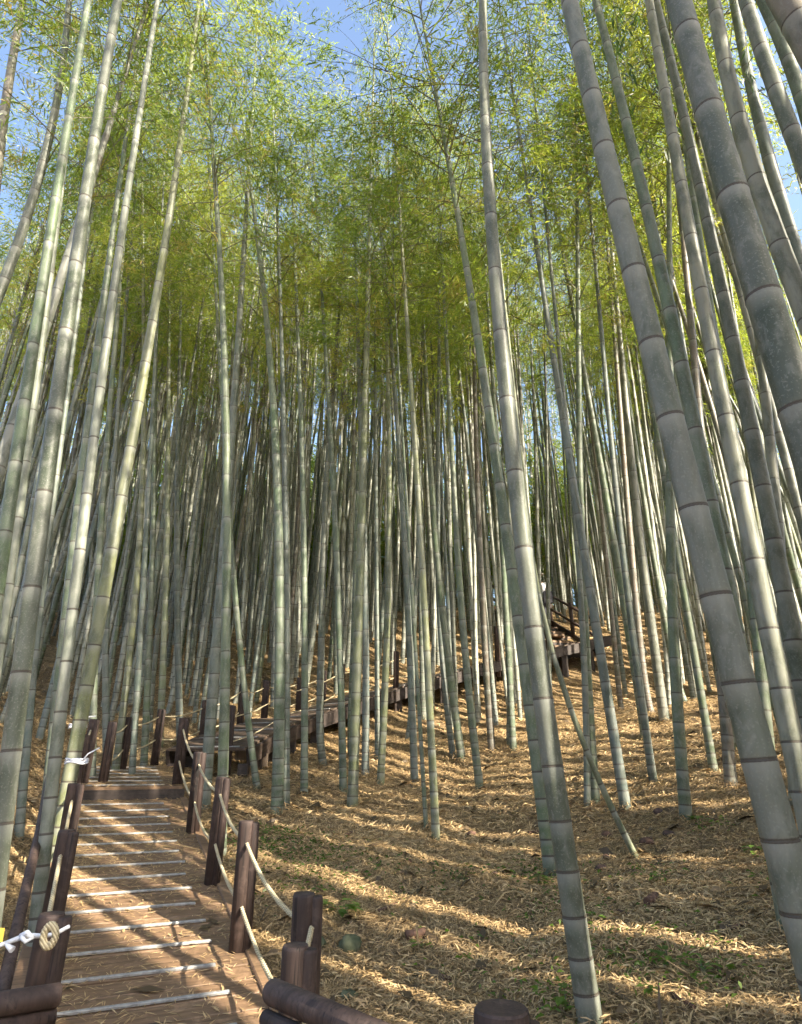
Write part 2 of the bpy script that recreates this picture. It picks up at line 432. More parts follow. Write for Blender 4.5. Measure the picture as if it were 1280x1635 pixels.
# stairs that leave the walkway uphill
st = empty('hillside_stairs', WP[5]); tag(st, 'short flight of brown timber stairs climbing uphill from the far end of the walkway', 'stairs')
b_ = MB(); b_.box((0, 0, 0), (1.15, .30, .05), None, .006); tread_me = b_.mesh('tread', M_DECK)
b_ = MB(); b_.box((0, 0, 0), (1.15, .03, .15)); srise_me = b_.mesh('riser', M_BEAM)
S0 = world_at(915, 1012, 15.1); S0.z = WP[5].z + .02
stepd = Vector((-.10, .30, .185))
ys = math.atan2(-.10, .30)
for i in range(10):
    p = S0 + stepd * i
    M = Matrix.Translation(p) @ Matrix.Rotation(-ys, 4, 'Z')
    child_at('tread', tread_me, st, M @ Matrix.Translation((0, 0, .0)))
    child_at('riser', srise_me, st, M @ Matrix.Translation((0, -.13, -.102)))
for sx in (-.6, .6):
    a = S0 + Vector((sx, -.2, -.15)); b = S0 + stepd * 10 + Vector((sx, 0, -.1))
    beam_between(a, b, .05, .26, 'stringer', st, M_BEAM)
    for h in (.45, .85): 
        q = MB(); q.tube([a + Vector((0, 0, h)), b + Vector((0, 0, h))], .035, 8); child_at('handrail', q.mesh('handrail', M_POST, True), st, Matrix())
    for t in (.05, .35, .65, .98):
        p = a.lerp(b, t); q = MB(); q.tube([p, p + Vector((0, 0, .95))], .05, 10); child_at('rail_post', q.mesh('rail_post', M_POST, True), st, Matrix())
TOP = S0 + stepd * 10
q = MB(); q.box((0, 0, -.04), (1.5, 1.2, .08)); child_at('top_platform', q.mesh('top_platform', M_DECK), st, Matrix.Translation(TOP + Vector((0, .6, 0))))
for dx in (-.6, .6):
    q = MB(); q.box((0, 0, -.7), (.14, .14, 1.3)); child_at('support_post', q.mesh('support_post', M_BEAM), st, Matrix.Translation(TOP + Vector((dx, .8, 0))))

# ------------------------------------------------------------------ rope fences
def post_mesh(h, r=.046):
    """round log post with a chamfered head"""
    q = MB(); q.tube([(0, 0, -.25), (0, 0, h - .03), (0, 0, h - .012), (0, 0, h)], [r, r * .985, r * .98, r * .90], 22)
    return q.mesh('post', M_POST, True)
def slab_mesh(h, r=.042):
    q = MB(); q.tube([(0, 0, -.25), (0, 0, h - .022), (0, 0, h - .01)], [r, r * .98, r * .88], 14)
    return q.mesh('half_log', M_POST, True)
def add_post(root, base, h, lean=(0, 0), r=.046, twist=0.0):
    M = Matrix.Translation(base) @ Euler((lean[1], lean[0], twist)).to_matrix().to_4x4()
    p = child_at('post', post_mesh(h, r), root, M)
    o = mesh_obj('half_log', slab_mesh(h, r * .66)); o.parent = p; o.location = (r * .98, -.010, 0)
    return M
def add_rope(root, a, b, sag, r=.0105, mat=None, name='rope'):
    pts = []
    L_ = (b - a).length
    for i in range(13):
        t = i / 12; p = a.lerp(b, t); p.z -= sag * 4 * t * (1 - t); pts.append(p)
    # twisted strands
    q = MB()
    for st_ in range(3):
        pp = []
        nseg = max(24, int(L_ / .012)); nseg = min(nseg, 130)
        for i in range(nseg + 1):
            t = i / nseg; p = a.lerp(b, t); p.z -= sag * 4 * t * (1 - t)
            an = 2 * pi * (st_ / 3 + t * L_ / .075)
            d = (b - a).normalized(); u = d.orthogonal().normalized(); w = d.cross(u)
            pp.append(p + (u * cos(an) + w * sin(an)) * r * .5)
        q.tube(pp, r * .62, 5)
    child_at(name, q.mesh(name, mat or M_ROPE, True), root, Matrix())
def fence(name, label, posts, hs, parent_loc, ropes=((.84, .05), (.36, .05)), r=.046, rr=.0105):
    root = empty(name, parent_loc); tag(root, label, 'rope fence')
    for (b, h) in zip(posts, hs): add_post(root, b, h, (rnd.uniform(-.02, .02), rnd.uniform(-.02, .02)), r, rnd.uniform(-.3, .3))
    for (a, ha), (b, hb) in zip(list(zip(posts, hs))[:-1], list(zip(posts, hs))[1:]):
        for fr, sg in ropes:
            pa = a + Vector((.0, 0, ha * fr)); pb = b + Vector((.0, 0, hb * fr))
            add_rope(root, pa, pb, sg * (.8 + .5 * rnd.random()), rr)
    return root
def gp(x, y, z=None): return Vector((x, y, tz(x, y) if z is None else z))
def post_from(px, ptop, Y, h): 
    p = world_at(px, ptop, Y); return Vector((p.x, p.y, p.z - h))
right_posts = [post_from(472, 1508, 2.47, .66), post_from(487, 1425, 2.93, .66), post_from(395, 1310, 4.1, .66), post_from(353, 1240, 5.1, .68), post_from(319, 1200, 6.35, .66), post_from(294, 1146, 7.75, .72)]
fr = fence('rope_fence', 'rope fence of brown round posts along the open leaf-covered side of the ramp', right_posts[1:], [.66, .66, .68, .66, .72], right_posts[2])
add_post(fr, right_posts[0], .66, (0, 0), .045, .1)
add_rope(fr, right_posts[0] + Vector((.05, -.05, .5)), right_posts[0] + Vector((.055, -.06, .1)), 0, .011)
add_rope(fr, right_posts[1] + Vector((.04, -.06, .55)), right_posts[0] + Vector((.02, .03, .62)), .02, .0105)
# lying log rail of the same fence
a = world_at(432, 1582, 2.2); b = world_at(640, 1672, 1.75)
q = MB(); q.tube([a, a.lerp(b, .02), b], [.027, .033, .033], 16); child_at('log_rail', q.mesh('log_rail', M_POST, True), fr, Matrix())
q = MB(); q.tube([a + Vector((-.005, -.02, -.058)), b + Vector((-.005, -.02, -.058))], [.022, .024], 12); child_at('lower_rail', q.mesh('lower_rail', M_POST, True), fr, Matrix())

left_posts = [post_from(78, 1458, 2.70, .68), post_from(104, 1325, 3.8, .68), post_from(120, 1250, 4.94, .68), post_from(134, 1172, 6.15, .78), post_from(148, 1148, 7.5, .72)]
fl = fence('rope_fence', 'rope fence of brown round posts against the steep bank, lashed with white cord', left_posts, [.68, .68, .68, .78, .72], left_posts[1])
a = world_at(96, 1588, 2.45); b = world_at(-160, 1628, 2.2)
q = MB(); q.tube([a, a.lerp(b, .02), b], [.029, .034, .034], 16); child_at('log_rail', q.mesh('log_rail', M_POST, True), fl, Matrix())
q = MB(); q.tube([a + Vector((0, -.01, -.055)), b + Vector((0, -.01, -.055))], [.022, .024], 12); child_at('lower_rail', q.mesh('lower_rail', M_POST, True), fl, Matrix())
# slanting brace bar on the bank behind the fence
q = MB(); q.tube([world_at(2, 1592, 2.75), world_at(62, 1330, 4.1), world_at(78, 1240, 4.9)], [.026, .024, .022], 10); child_at('brace_rail', q.mesh('brace_rail', M_POST, True), fl, Matrix())

far_posts = [post_from(205, 1145, 8.7, .68), post_from(257, 1132, 9.5, .70), post_from(328, 1118, 10.1, .75), post_from(388, 1092, 10.8, .75), post_from(425, 1086, 11.2, .75), post_from(478, 1082, 11.7, .75), post_from(516, 1070, 12.2, .75)]
fence('rope_fence', 'rope fence of dark posts on the far side of the landing below the leafy bank', [left_posts[-1] + Vector((.16, .15, 0))] + far_posts, [.70] + [.68, .70, .75, .75, .75, .75, .75], far_posts[0], ((.86, .05), (.42, .05)), .046, .010)
np_ = []
for px, py, Y in ((371, 1126, 9.0), (455, 1090, 10.0), (545, 1060, 11.2), (631, 1040, 12.1), (710, 1022, 12.7), (790, 1000, 13.3), (870, 985, 13.8)):
    np_.append(post_from(px, py, Y, .8))
fence('rope_fence', 'rope fence of dark posts along the downhill edge of the raised walkway', np_, [.8] * 7, np_[2], ((.8, .05), (.4, .05)), .042, .008)

# white cord, hemp ring and yellow tag on the nearest post of the bank side
cp = [world_at(110, 1479, 2.60), world_at(86, 1492, 2.62), world_at(66, 1494, 2.60), world_at(40, 1494, 2.58), world_at(8, 1506, 2.52), world_at(-60, 1530, 2.42)]
q = MB(); q.tube(cp, [.006, .007, .007, .010, .007, .007], 8)
q.tube([world_at(33, 1494, 2.56), world_at(44, 1488, 2.55), world_at(52, 1497, 2.56), world_at(41, 1503, 2.55), world_at(33, 1495, 2.55)], .008, 6)
q.tube([world_at(9, 1507, 2.5), world_at(20, 1516, 2.49)], [.005, .011], 6)
tag(q.build('white_cord', M_CORD, None, True), 'white cord knotted round the nearest post of the bank-side fence', 'cord')
ctr = world_at(79, 1494, 2.55)
for k in range(2):
    pass
q = MB()
for st_ in range(3):
    pp = []
    for i in range(61):
        t = 2 * pi * i / 60; an = 2 * pi * (st_ / 3) + t * 7
        rr_ = .024 + .006 * cos(an)
        pp.append(ctr + Vector((rr_ * cos(t) * .85, .006 * sin(an), rr_ * sin(t) * 1.25)))
    q.tube(pp, .0075, 6, False)
tag(q.build('rope_ring', M_ROPE, None, True), 'coiled hemp rope ring hanging over the white cord on the nearest post', 'rope ring')
m_y = mat_noise('yellow_tag_paper', (.75, .52, .06), (.85, .62, .10), 6, .6)
q = MB(); pa, pb = world_at(7, 1482, 2.48), world_at(-22, 1480, 2.46); pc, pd = world_at(-24, 1506, 2.46), world_at(3, 1504, 2.48)
th = Vector((0, .004, 0)); q.add([pa, pb, pc, pd, pa + th, pb + th, pc + th, pd + th], [(0, 1, 2, 3), (7, 6, 5, 4), (0, 4, 5, 1), (1, 5, 6, 2), (2, 6, 7, 3), (3, 7, 4, 0)])
tag(q.build('yellow_tag', m_y), 'yellow paper tag hanging on the white cord beside the bank', 'tag')
for h, (px, py) in ((0, (122, 1218)), (1, (124, 1162))):
    c0 = world_at(px, py, 6.05 if h else 4.85); q = MB()
    for kk in range(3):
        pp = [c0 + Vector((.075 * cos(t), .075 * sin(t), .012 * kk + .006 * sin(3 * t + kk))) for t in np.linspace(0, 2 * pi, 20)]
        q.tube(pp, .0055, 5, False)
    q.tube([c0 + Vector((.06, -.05, .01)), c0 + Vector((.10, -.06, .06 + .03 * h)), c0 + Vector((.17, -.05, .10))], .005, 5)
    tag(q.build('cord_lashing', M_CORD, None, True), ('white cord lashing round the tallest post of the bank-side fence' if h else 'white cord lashing round the third post of the bank-side fence'), 'cord lashing')

# ------------------------------------------------------------------ bamboo builders
COL = dict(grey=(.135, .158, .118), green=(.115, .165, .085), yellow=(.21, .235, .10), blue=(.140, .180, .150), dark=(.070, .085, .055), tan=(.20, .165, .125), pale=(.27, .285, .225), brown=(.105, .075, .05))
def rad_at(h, H, r0): return r0 * max(.06, 1 - .86 * (h / H) ** 1.35) * (1 + .10 * math.exp(-h / .12))
def node_heights(H, sc=1.0, seed=0):
    R_ = random.Random(seed); out = []; h = R_.uniform(.05, .2)
    while h < H - .15:
        out.append(h)
        t = h / H
        h += (.085 + .335 * min(1, t / .15) - .10 * max(0, t - .5)) * sc * R_.uniform(.93, 1.07)
    return out
def culm_mesh(name, P, H, r0, sides, seed, full=True, crown_h=99, sc=1.0, with_ring=False):
    R_ = random.Random(seed); V = []; nd = []; bl = []; sg = []
    nodes = node_heights(H, sc, seed)
    prof = [(-.30, 1.0, 0, 0, .3)]
    segv = R_.random()
    for i, h in enumerate(nodes):
        nxt = nodes[i + 1] if i + 1 < len(nodes) else H
        pv = nodes[i - 1] if i else -.3
        gu = min(.085 if full else .10, (h - pv) * .45); gd = min(.03, (nxt - h) * .3)
        if full:
            prof += [(h - gu, 1.0, 0, 0, segv), (h - .016, 1.012, 0, 1, segv), (h - .005, 1.035, .0, .9, segv), (h, 1.06 if not with_ring else 1.02, 1, 0, segv)]
            segv = R_.random()
            prof += [(h + .005, .985, .85, 0, segv), (h + .011, 1.02, 0, .3, segv), (h + gd, 1.0, 0, .1, segv)]
        else:
            if h < crown_h: prof += [(h - gu, 1.0, 0, 0, segv), (h - .014, 1.02, 0, 1, segv)]
            prof += [(h, 1.06, .9, 0, segv)]
            segv = R_.random()
            if h < crown_h: prof += [(h + .013, .99, 0, 0, segv)]
            else: prof += [(h + .05, .97, 0, 0, segv)]
    prof.append((H, .6, 0, 0, segv))
    V = np.zeros((len(prof) * sides, 3)); A = np.zeros((len(prof) * sides, 3))
    for i, (h, m, a, b, s_) in enumerate(prof):
        c = P(h); d = (P(h + .05) - P(h - .05)).normalized()
        u = Vector((1, 0, 0)); u = (u - d * u.dot(d)).normalized(); w = d.cross(u)
        r = rad_at(max(h, 0), H, r0) * m
        for k in range(sides):
            t = 2 * pi * k / sides
            V[i * sides + k] = c + (u * cos(t) + w * sin(t)) * r
            A[i * sides + k] = (a, b, s_)
    n = len(prof); F = np.zeros(((n - 1) * sides, 4), dtype=np.int32)
    I, K = np.meshgrid(np.arange(n - 1), np.arange(sides), indexing='ij'); I = I.ravel(); K = K.ravel(); K2 = (K + 1) % sides
    F = np.stack([I * sides + K, I * sides + K2, (I + 1) * sides + K2, (I + 1) * sides + K], -1)
    return np_mesh(name, V, F, [M_CULM], dict(nd=A[:, 0], bl=A[:, 1], seg=A[:, 2]), smooth=True), nodes

def leaf_arrays(base, d, Lf, W, droop=.25):
    """quads for many leaves: base (n,3), d (n,3) unit"""
    n = len(base)
    r = rng.normal(size=(n, 3)); w = np.cross(d, r); w /= np.linalg.norm(w, axis=1, keepdims=True) + 1e-9
    L_ = Lf[:, None]; W_ = W[:, None]
    dz = np.zeros((n, 3)); dz[:, 2] = -1
    v0 = base; v1 = base + d * L_ * .42 + w * W_ * .5; v2 = base + d * L_ + dz * L_ * droop; v3 = base + d * L_ * .42 - w * W_ * .5
    V = np.stack([v0, v1, v2, v3], 1).reshape(-1, 3)
    F = np.arange(n * 4).reshape(n, 4)
    return V, F

def crown_arrays(n_leaf, length=7.0, spread=1.0, leaf=.10, seed=0, n_br=44, wid=.15, ground_bias=0.0):
    """crown around the straight axis z = 0..length"""
    R = np.random.default_rng(seed)
    t = np.sort(R.uniform(0, 1, n_br)) ; t[0] = .0
    az = R.uniform(0, 2 * pi, n_br)
    bl = spread * (.55 + .95 * np.sin(pi * np.clip(t * .86 + .12, 0, 1)) ** .8) * R.uniform(.7, 1.2, n_br)
    up = R.uniform(.25, .9, n_br)
    # leaves
    wb = bl * R.gamma(1.6, 1, n_br)
    per = R.multinomial(n_leaf, wb / wb.sum())
    bi = np.repeat(np.arange(n_br), per); n = len(bi)
    u = np.clip(np.round(R.uniform(.2, 1, n) * 6) / 6 + R.normal(0, .03, n), .1, 1)
    def bp(bi, u):
        r = bl[bi] * u; x = np.cos(az[bi]) * r; y = np.sin(az[bi]) * r
        z = t[bi] * length + up[bi] * r - .42 * r * r * (1.0 / np.maximum(bl[bi], .4))
        return np.stack([x, y, z], -1)
    p = bp(bi, u)
    # twig clumps
    ncl = 6; cid = np.minimum((u * ncl).astype(int), ncl - 1); key = bi * ncl + cid
    coff = R.normal(size=(n_br * ncl, 3)) * .22; csz = R.uniform(.035, .10, n_br * ncl); p = p + coff[key] + R.normal(size=(n, 3)) * csz[key][:, None]
    out = np.stack([np.cos(az[bi]), np.sin(az[bi]), np.zeros(n)], -1)
    d = out * .55 + R.normal(size=(n, 3)) * .62 + np.array([0, 0, -.42]); d /= np.linalg.norm(d, axis=1, keepdims=True)
    Lf = leaf * R.uniform(.65, 1.35, n); W = Lf * wid * R.uniform(.8, 1.2, n)
    nn = len(p); r = R.normal(size=(nn, 3)); w = np.cross(d, r); w /= np.linalg.norm(w, axis=1, keepdims=True) + 1e-9
    L_ = Lf[:, None]; W_ = W[:, None]; dz = np.zeros((nn, 3)); dz[:, 2] = -1
    V = np.stack([p, p + d * L_ * .42 + w * W_ * .5, p + d * L_ + dz * L_ * .22, p + d * L_ * .42 - w * W_ * .5], 1).reshape(-1, 3)
    F = np.arange(nn * 4).reshape(nn, 4)
    tone = np.repeat(np.clip(.5 + .28 * R.normal(size=(n_br * ncl))[key] + .18 * R.normal(size=n), 0, 1), 4)
    # twigs (triangular tubes)
    q = MB()
    for i in range(n_br):
        pts = [Vector(bp(np.array([i]), np.array([uu]))[0]) for uu in (0, .3, .65, 1)]
        q.tube(pts, [.009, .006, .004, .002], 3, False)
    return V, F, tone, q

LC = 7.0
crowns = []
for i in range(9):
    V, F, tone, q = crown_arrays(5600 if i < 5 else 1250, LC, 1.0 if i < 5 else .85, .096, 100 + i, 44 if i < 5 else 26)
    crowns.append((np_mesh('foliage', V, F, [M_LEAF], dict(tone=tone)), q.mesh('branches', M_TWIG)))
far_crowns = [crown_arrays(1150, LC, 1.05, .19, 200 + i, 36, .17)[:3] for i in range(4)]

def axis_matrix(a, b, spin, length=LC):
    d = b - a; s_ = d.length / length; q_ = d.to_track_quat('Z', 'Y').to_matrix().to_4x4()
    return Matrix.Translation(a) @ q_ @ Matrix.Rotation(spin, 4, 'Z') @ Matrix.Diagonal((1, 1, s_, 1))

RING_ME = None
def ring_mesh():
    q = MB(); s_ = 22; V = []
    pr = [(-.16, .985), (-.09, 1.03), (-.02, 1.055), (.04, 1.03), (.06, .99), (.11, .985), (.16, 1.03), (.20, .985)]
    for z, r in pr:
        for k in range(s_): V.append((r * cos(2 * pi * k / s_), r * sin(2 * pi * k / s_), z))
    F = [(i * s_ + k, i * s_ + (k + 1) % s_, (i + 1) * s_ + (k + 1) % s_, (i + 1) * s_ + k) for i in range(len(pr) - 1) for k in range(s_)]
    q.add(V, F); return q.mesh('node_ring', M_RING, True)
RING_ME = ring_mesh()

def set_col(o, c, j=.10):
    k = rnd.uniform(1 - j, 1 + j); o.color = (c[0] * k * rnd.uniform(.95, 1.05), c[1] * k, c[2] * k * rnd.uniform(.92, 1.08), 1)

GROVE = []      # (root, info) for labels
def attach_crown(root, a, b, spin, wide=1.0, full_p=1.0):
    fm, bm_ = crowns[rnd.randrange(5) if rnd.random() < full_p else rnd.randrange(5, 9)]
    M = axis_matrix(a, b, spin) @ Matrix.Diagonal((wide, wide, 1, 1))
    f = bpy.data.objects.new('foliage', fm); C.objects.link(f); f.parent = root; f.matrix_basis = M; f['kind'] = 'stuff'
    t = bpy.data.objects.new('branches', bm_); C.objects.link(t); t.parent = root; t.matrix_basis = M; t['kind'] = 'stuff'

def traced(pts, width=None, Y=None, base=True, col='grey', H=None, label=None, sides=14, crown=None, w_at=None, foliage=True, sc=None):
    """pts: sightings from the lowest upwards; the culm stands in the plane at distance Y"""
    if Y is None:
        g = ground_hit(*pts[0]); Y = g.y
    W = [world_at(px, py, Y) for px, py in pts]
    zs = np.array([w.z for w in W]); xs = np.array([w.x for w in W])
    deg = 1 if len(pts) < 3 else 2
    co = np.polyfit(zs, xs, deg)
    z0, z1 = zs.min(), zs.max()
    def xz(z):
        if z < z0: return np.polyval(co, z0) + np.polyval(np.polyder(co), z0) * (z - z0)
        if z > z1: return np.polyval(co, z1) + np.clip(np.polyval(np.polyder(co), z1), -.5, .5) * (z - z1)
        return np.polyval(co, z)
    # foot on the ground
    zb = z0
    for _ in range(30): zb = .5 * zb + .5 * tz(xz(zb), Y)
    zb = tz(xz(zb), Y)
    xb = xz(zb)
    H = H or rnd.uniform(12.0, 14.5)
    hc = crown or rnd.uniform(6.0, 7.5)
    # radius from the width sighted at w_at (index into pts)
    wi = w_at if w_at is not None else 0
    dep = depth_of(W[wi].x, W[wi].y, W[wi].z); dia = width * dep / FPX
    hh = max(0, W[wi].z - zb); r0 = dia / 2 / rad_at(hh, H, 1.0) if hh > .3 else dia / 2
    wob = rnd.uniform(0, 6)
    def P(h): return Vector((xz(zb + h) - xb, 0.012 * sin(h * .7 + wob), h))
    root = empty('bamboo', (xb, Y, zb)); 
    big = width >= 20
    cm, nodes = culm_mesh('culm', P, H, r0, 24 if big else sides, rnd.randrange(10 ** 6), True, hc, sc or rnd.uniform(.85, 1.2), big)
    c = mesh_obj('culm', cm, root); set_col(c, COL[col], .05)
    if big:
        for h in nodes:
            if h > hc + 2: break
            r = rad_at(h, H, r0); d = (P(h + .05) - P(h - .05)).normalized()
            o = bpy.data.objects.new('node_ring', RING_ME); C.objects.link(o); o.parent = root
            o.matrix_basis = Matrix.Translation(P(h)) @ d.to_track_quat('Z', 'Y').to_matrix().to_4x4() @ Matrix.Diagonal((r * .995, r * .995, .045, 1))
    if foliage: attach_crown(root, P(hc), P(H), rnd.uniform(0, 6.28), rnd.uniform(.8, 1.1))
    lean = (xz(zb + 5) - xb) / 5
    GROVE.append((root, dict(col=col, r=r0, lean=lean, x=xb, y=Y, label=label)))
    tag(root, label, 'bamboo', 'bamboo culms of the grove')
    return root

# --- the culms that can be traced one by one -------------------------------------------------
T = traced
T([(940, 1620), (888, 1255), (840, 930), (800, 560), (775, 160), (770, 0)], 39, 3.35, sc=1.2, col='grey', label='stout grey culm rising alone through the middle, feet in the open leaf litter', H=14, crown=8.5)
T([(1290, 1500), (1270, 1400), (1200, 1180), (1100, 800), (1040, 550), (960, 220), (905, 0)], 52, 1.95, w_at=2, sc=.8, col='grey', label='stoutest smooth grey culm leaning inward, nearest the camera beside the mossy speckled one', H=14, crown=8.5)
T([(1262, 640), (1225, 500), (1190, 370), (1130, 200), (1085, 0)], 52, 1.75, w_at=1, sc=1.15, col='dark', label='thick dark green culm speckled with pale lichen, its foot outside the view', H=14, crown=8.5)
T([(1275, 470), (1245, 400), (1215, 310), (1165, 120), (1140, 0)], 27, 2.9, w_at=2, sc=1.3, col='pale', label='pale culm with reddish twig stubs just behind the lichen-speckled culm', H=14, crown=8.8)
T([(1285, 270), (1265, 220), (1225, 110), (1190, 0)], 25, 2.7, w_at=1, col='grey', label='grey culm with tan node scars crossing the upper corner', H=14, crown=8.5)
T([(1290, 190), (1255, 90), (1215, 0)], 19, 3.2, w_at=1, col='green', label='slim green culm between two grey ones in the upper corner', H=14, crown=8.5)
T([(1320, 120), (1275, 40), (1240, -20)], 44, 1.9, w_at=1, col='tan', label='thick tan culm clipped by the top corner of the view', H=14, crown=8.5)
T([(1250, 330), (1222, 230), (1195, 120), (1170, 0)], 18, 4.6, w_at=1, col='blue', label='bluish culm behind the pale one with twig stubs', H=14, crown=8.8)
T([(1190, 1130), (1150, 880), (1120, 740), (1088, 560), (1030, 350), (985, 150), (955, 0)], 21, 3.7, w_at=3, col='green', label='smooth green culm running just behind the stoutest grey culm', crown=8.5, H=14)
T([(1268, 1250), (1235, 1000), (1200, 830), (1150, 650), (1110, 430), (1080, 250), (1050, 80)], 27, 3.5, w_at=2, col='pale', label='sunlit pale culm, second beyond the stoutest grey culm', crown=8.5, H=14)
T([(1285, 1100), (1250, 950), (1200, 700), (1150, 430), (1105, 250), (1060, 60)], 23, 3.9, w_at=2, col='grey', label='mottled grey culm outside the sunlit pale culm', crown=8.5, H=14)
T([(1300, 850), (1262, 700), (1225, 520), (1165, 330), (1110, 140)], 15, 5.0, w_at=1, col='grey', crown=8, label='slim grey culm behind the mottled one near the edge')
T([(1252, 980), (1236, 800), (1225, 640), (1205, 480)], 17, 5.2, w_at=1, col='pale', label='pale blotched culm standing almost upright near the edge')
T([(1125, 760), (1115, 640), (1102, 500), (1092, 400), (1070, 200)], 12, 6.2, w_at=1, col='tan', label='pinkish tan culm glimpsed between two leaning green ones')
T([(1170, 1196), (1148, 1060), (1128, 960), (1100, 760), (1072, 560)], 18, col='green', label='green culm whose foot meets the bank behind the stoutest grey culm')
T([(1222, 1160), (1205, 1000), (1192, 880), (1165, 690)], 17, 5.0, w_at=1, col='green', label='dark green culm tucked behind the sunlit pale culm')
T([(1100, 1308), (1084, 1220), (1080, 1120), (1076, 950), (1068, 780)], 19, col='green', label='green culm with a curved foot and a small weed beside it')
T([(1138, 1232), (1122, 1130), (1100, 1000), (1080, 880), (1050, 700)], 13, col='green', label='green culm between the curved-footed culm and the bank')
T([(1044, 1248), (1022, 1110), (1003, 950), (988, 830), (970, 650)], 13, col='blue', label='bluish slim culm uphill of the leaning thin stem')
T([(1000, 1290), (975, 1140), (948, 1000), (925, 850), (900, 650), (865, 450), (838, 280)], 17, col='blue', label='long bluish culm right behind the leaning thin stem')
T([(1060, 1150), (1040, 1000), (1015, 800), (1000, 650)], 16, col='pale', label='sunlit cream culm with a brown foot on the slope')
T([(1030, 1180), (1010, 1040), (985, 900), (955, 720)], 14, col='green', label='dark green culm beside the sunlit cream culm')
T([(950, 1282), (944, 1150), (932, 1000), (930, 860), (925, 700)], 14, col='green', label='green culm of a close pair behind the leaning thin stem')
T([(938, 1288), (936, 1150), (930, 1010), (915, 800)], 11, col='blue', label='thinner bluish culm of the close pair')
T([(1015, 1370), (985, 1305), (945, 1228), (905, 1120), (870, 985), (845, 860)], 10, col='yellow', label='thin stem leaning steeply across the clearing', H=9, crown=4.8)
T([(883, 1400), (868, 1290), (850, 1180), (832, 1020), (805, 840), (775, 600), (740, 400), (710, 230)], 24, col='green', label='green culm hugging the middle grey culm from behind', crown=6.5, H=11.5)
T([(785, 1200), (778, 1080), (769, 950), (765, 850), (760, 700)], 12, col='brown', label='brown aged culm in front of the walkway beam')
T([(765, 1258), (754, 1150), (742, 1040), (735, 960), (728, 840)], 13, col='green', label='green culm with bright white node bands below the walkway')
T([(738, 1212), (722, 1110), (706, 980), (696, 850), (684, 700)], 13, col='green', label='green culm, outer of the pair uphill of the slender yellow-footed stem')
T([(723, 1204), (710, 1110), (702, 980), (698, 850)], 10, col='blue', label='thinner bluish culm of the pair uphill of the yellow-footed stem')
T([(820, 1200), (812, 1080), (808, 960), (800, 850)], 11, col='green', label='green culm next to the pale broad-footed one')
T([(812, 1188), (818, 1090), (812, 980), (815, 860)], 11, col='pale', label='pale culm with a broad cream foot')
T([(697, 1340), (688, 1210), (682, 1060), (676, 940), (668, 790), (655, 600)], 13, col='yellow', label='yellow-footed slender culm standing forward in the clearing', crown=6)
T([(680, 1320), (672, 1190), (664, 1050), (655, 900)], 7, col='green', label='thinnest green stem beside the yellow-footed culm', H=9, crown=5)
T([(662, 1250), (656, 1100), (650, 950), (642, 800), (630, 620)], 12, col='blue', label='bluish culm rising just uphill of the thinnest stem')
T([(607, 1252), (612, 1150), (618, 1000), (622, 850), (618, 600), (610, 400)], 12, col='yellow', label='yellow-green culm with a root collar of brown soil')
T([(560, 1286), (568, 1180), (574, 1000), (578, 800), (582, 600), (590, 400)], 17, col='yellow', label='olive green culm with a curved foot in mid clearing')
T([(583, 1238), (584, 1100), (583, 960), (580, 820)], 12, col='blue', label='grey-blue culm close behind the olive one')
T([(548, 1266), (545, 1150), (541, 1000), (536, 850), (525, 650)], 12, col='green', label='green culm leaning beside the olive one')
T([(485, 1266), (487, 1150), (486, 1000), (484, 850), (478, 600)], 12, col='green', label='green culm uphill of the fence between two thick pairs')
T([(456, 1290), (457, 1150), (456, 1000), (455, 800), (448, 500), (443, 350)], 13, col='blue', label='slim blue-grey culm touching a thicker green one beyond the fence')
T([(443, 1297), (444, 1150), (446, 950), (442, 750), (430, 550), (415, 420)], 19, col='green', label='thick grey-green culm just beyond the rope fence')
T([(410, 1260), (400, 1180), (388, 1080), (374, 950), (368, 850)], 11, col='green', label='curved green culm in front of the raised walkway bracket')
T([(357, 1240), (357, 1100), (362, 900), (366, 740), (353, 560), (349, 360)], 17, 6.0, col='green', label='green culm standing behind the fourth post of the open-side fence')
T([(329, 1290), (338, 1150), (348, 960), (356, 820), (378, 600), (394, 380), (403, 170), (410, 40)], 19, col='blue', label='tall blue-green culm behind the fifth post of the open-side fence', crown=8.5, H=14)
T([(85, 1395), (105, 1280), (138, 1080), (168, 940), (200, 780), (230, 600), (262, 380), (295, 180), (316, 20)], 24, col='yellow', label='bright yellow-green culm with its foot against the bank-side fence', crown=9, H=14.5)
T([(68, 1390), (80, 1280), (97, 1100), (113, 950), (135, 830), (158, 640), (182, 480), (200, 330)], 21, 3.95, col='pale', label='half-sunlit pale culm next to the yellow-green one at the fence', crown=8.5, H=14.5)
T([(0, 1320), (15, 1200), (38, 1010), (66, 830), (95, 620), (116, 430), (150, 240), (190, 0)], 25, 2.9, w_at=3, col='dark', label='thick dark green culm rising from the steep bank', crown=9, H=14)
T([(-25, 1050), (5, 900), (30, 720), (52, 540), (78, 370), (110, 180), (140, 20)], 19, 3.6, w_at=2, col='green', label='grey-green culm further out on the bank than the thick dark one', crown=8.5, H=14)
T([(-12, 1110), (10, 930), (35, 780), (58, 620), (72, 520), (88, 380)], 14, 4.4, w_at=2, col='pale', label='pale culm with white node bands on the bank')
T([(-20, 520), (20, 390), (62, 290), (92, 160), (105, 50)], 15, 4.6, w_at=1, col='dark', label='dark culm crossing the sky high over the bank', crown=8.5, H=14)
T([(-10, 320), (8, 180), (22, 80), (38, -10)], 14, 5.2, w_at=1, col='tan', label='tan culm high at the outer edge of the bank', crown=8.5, H=14)
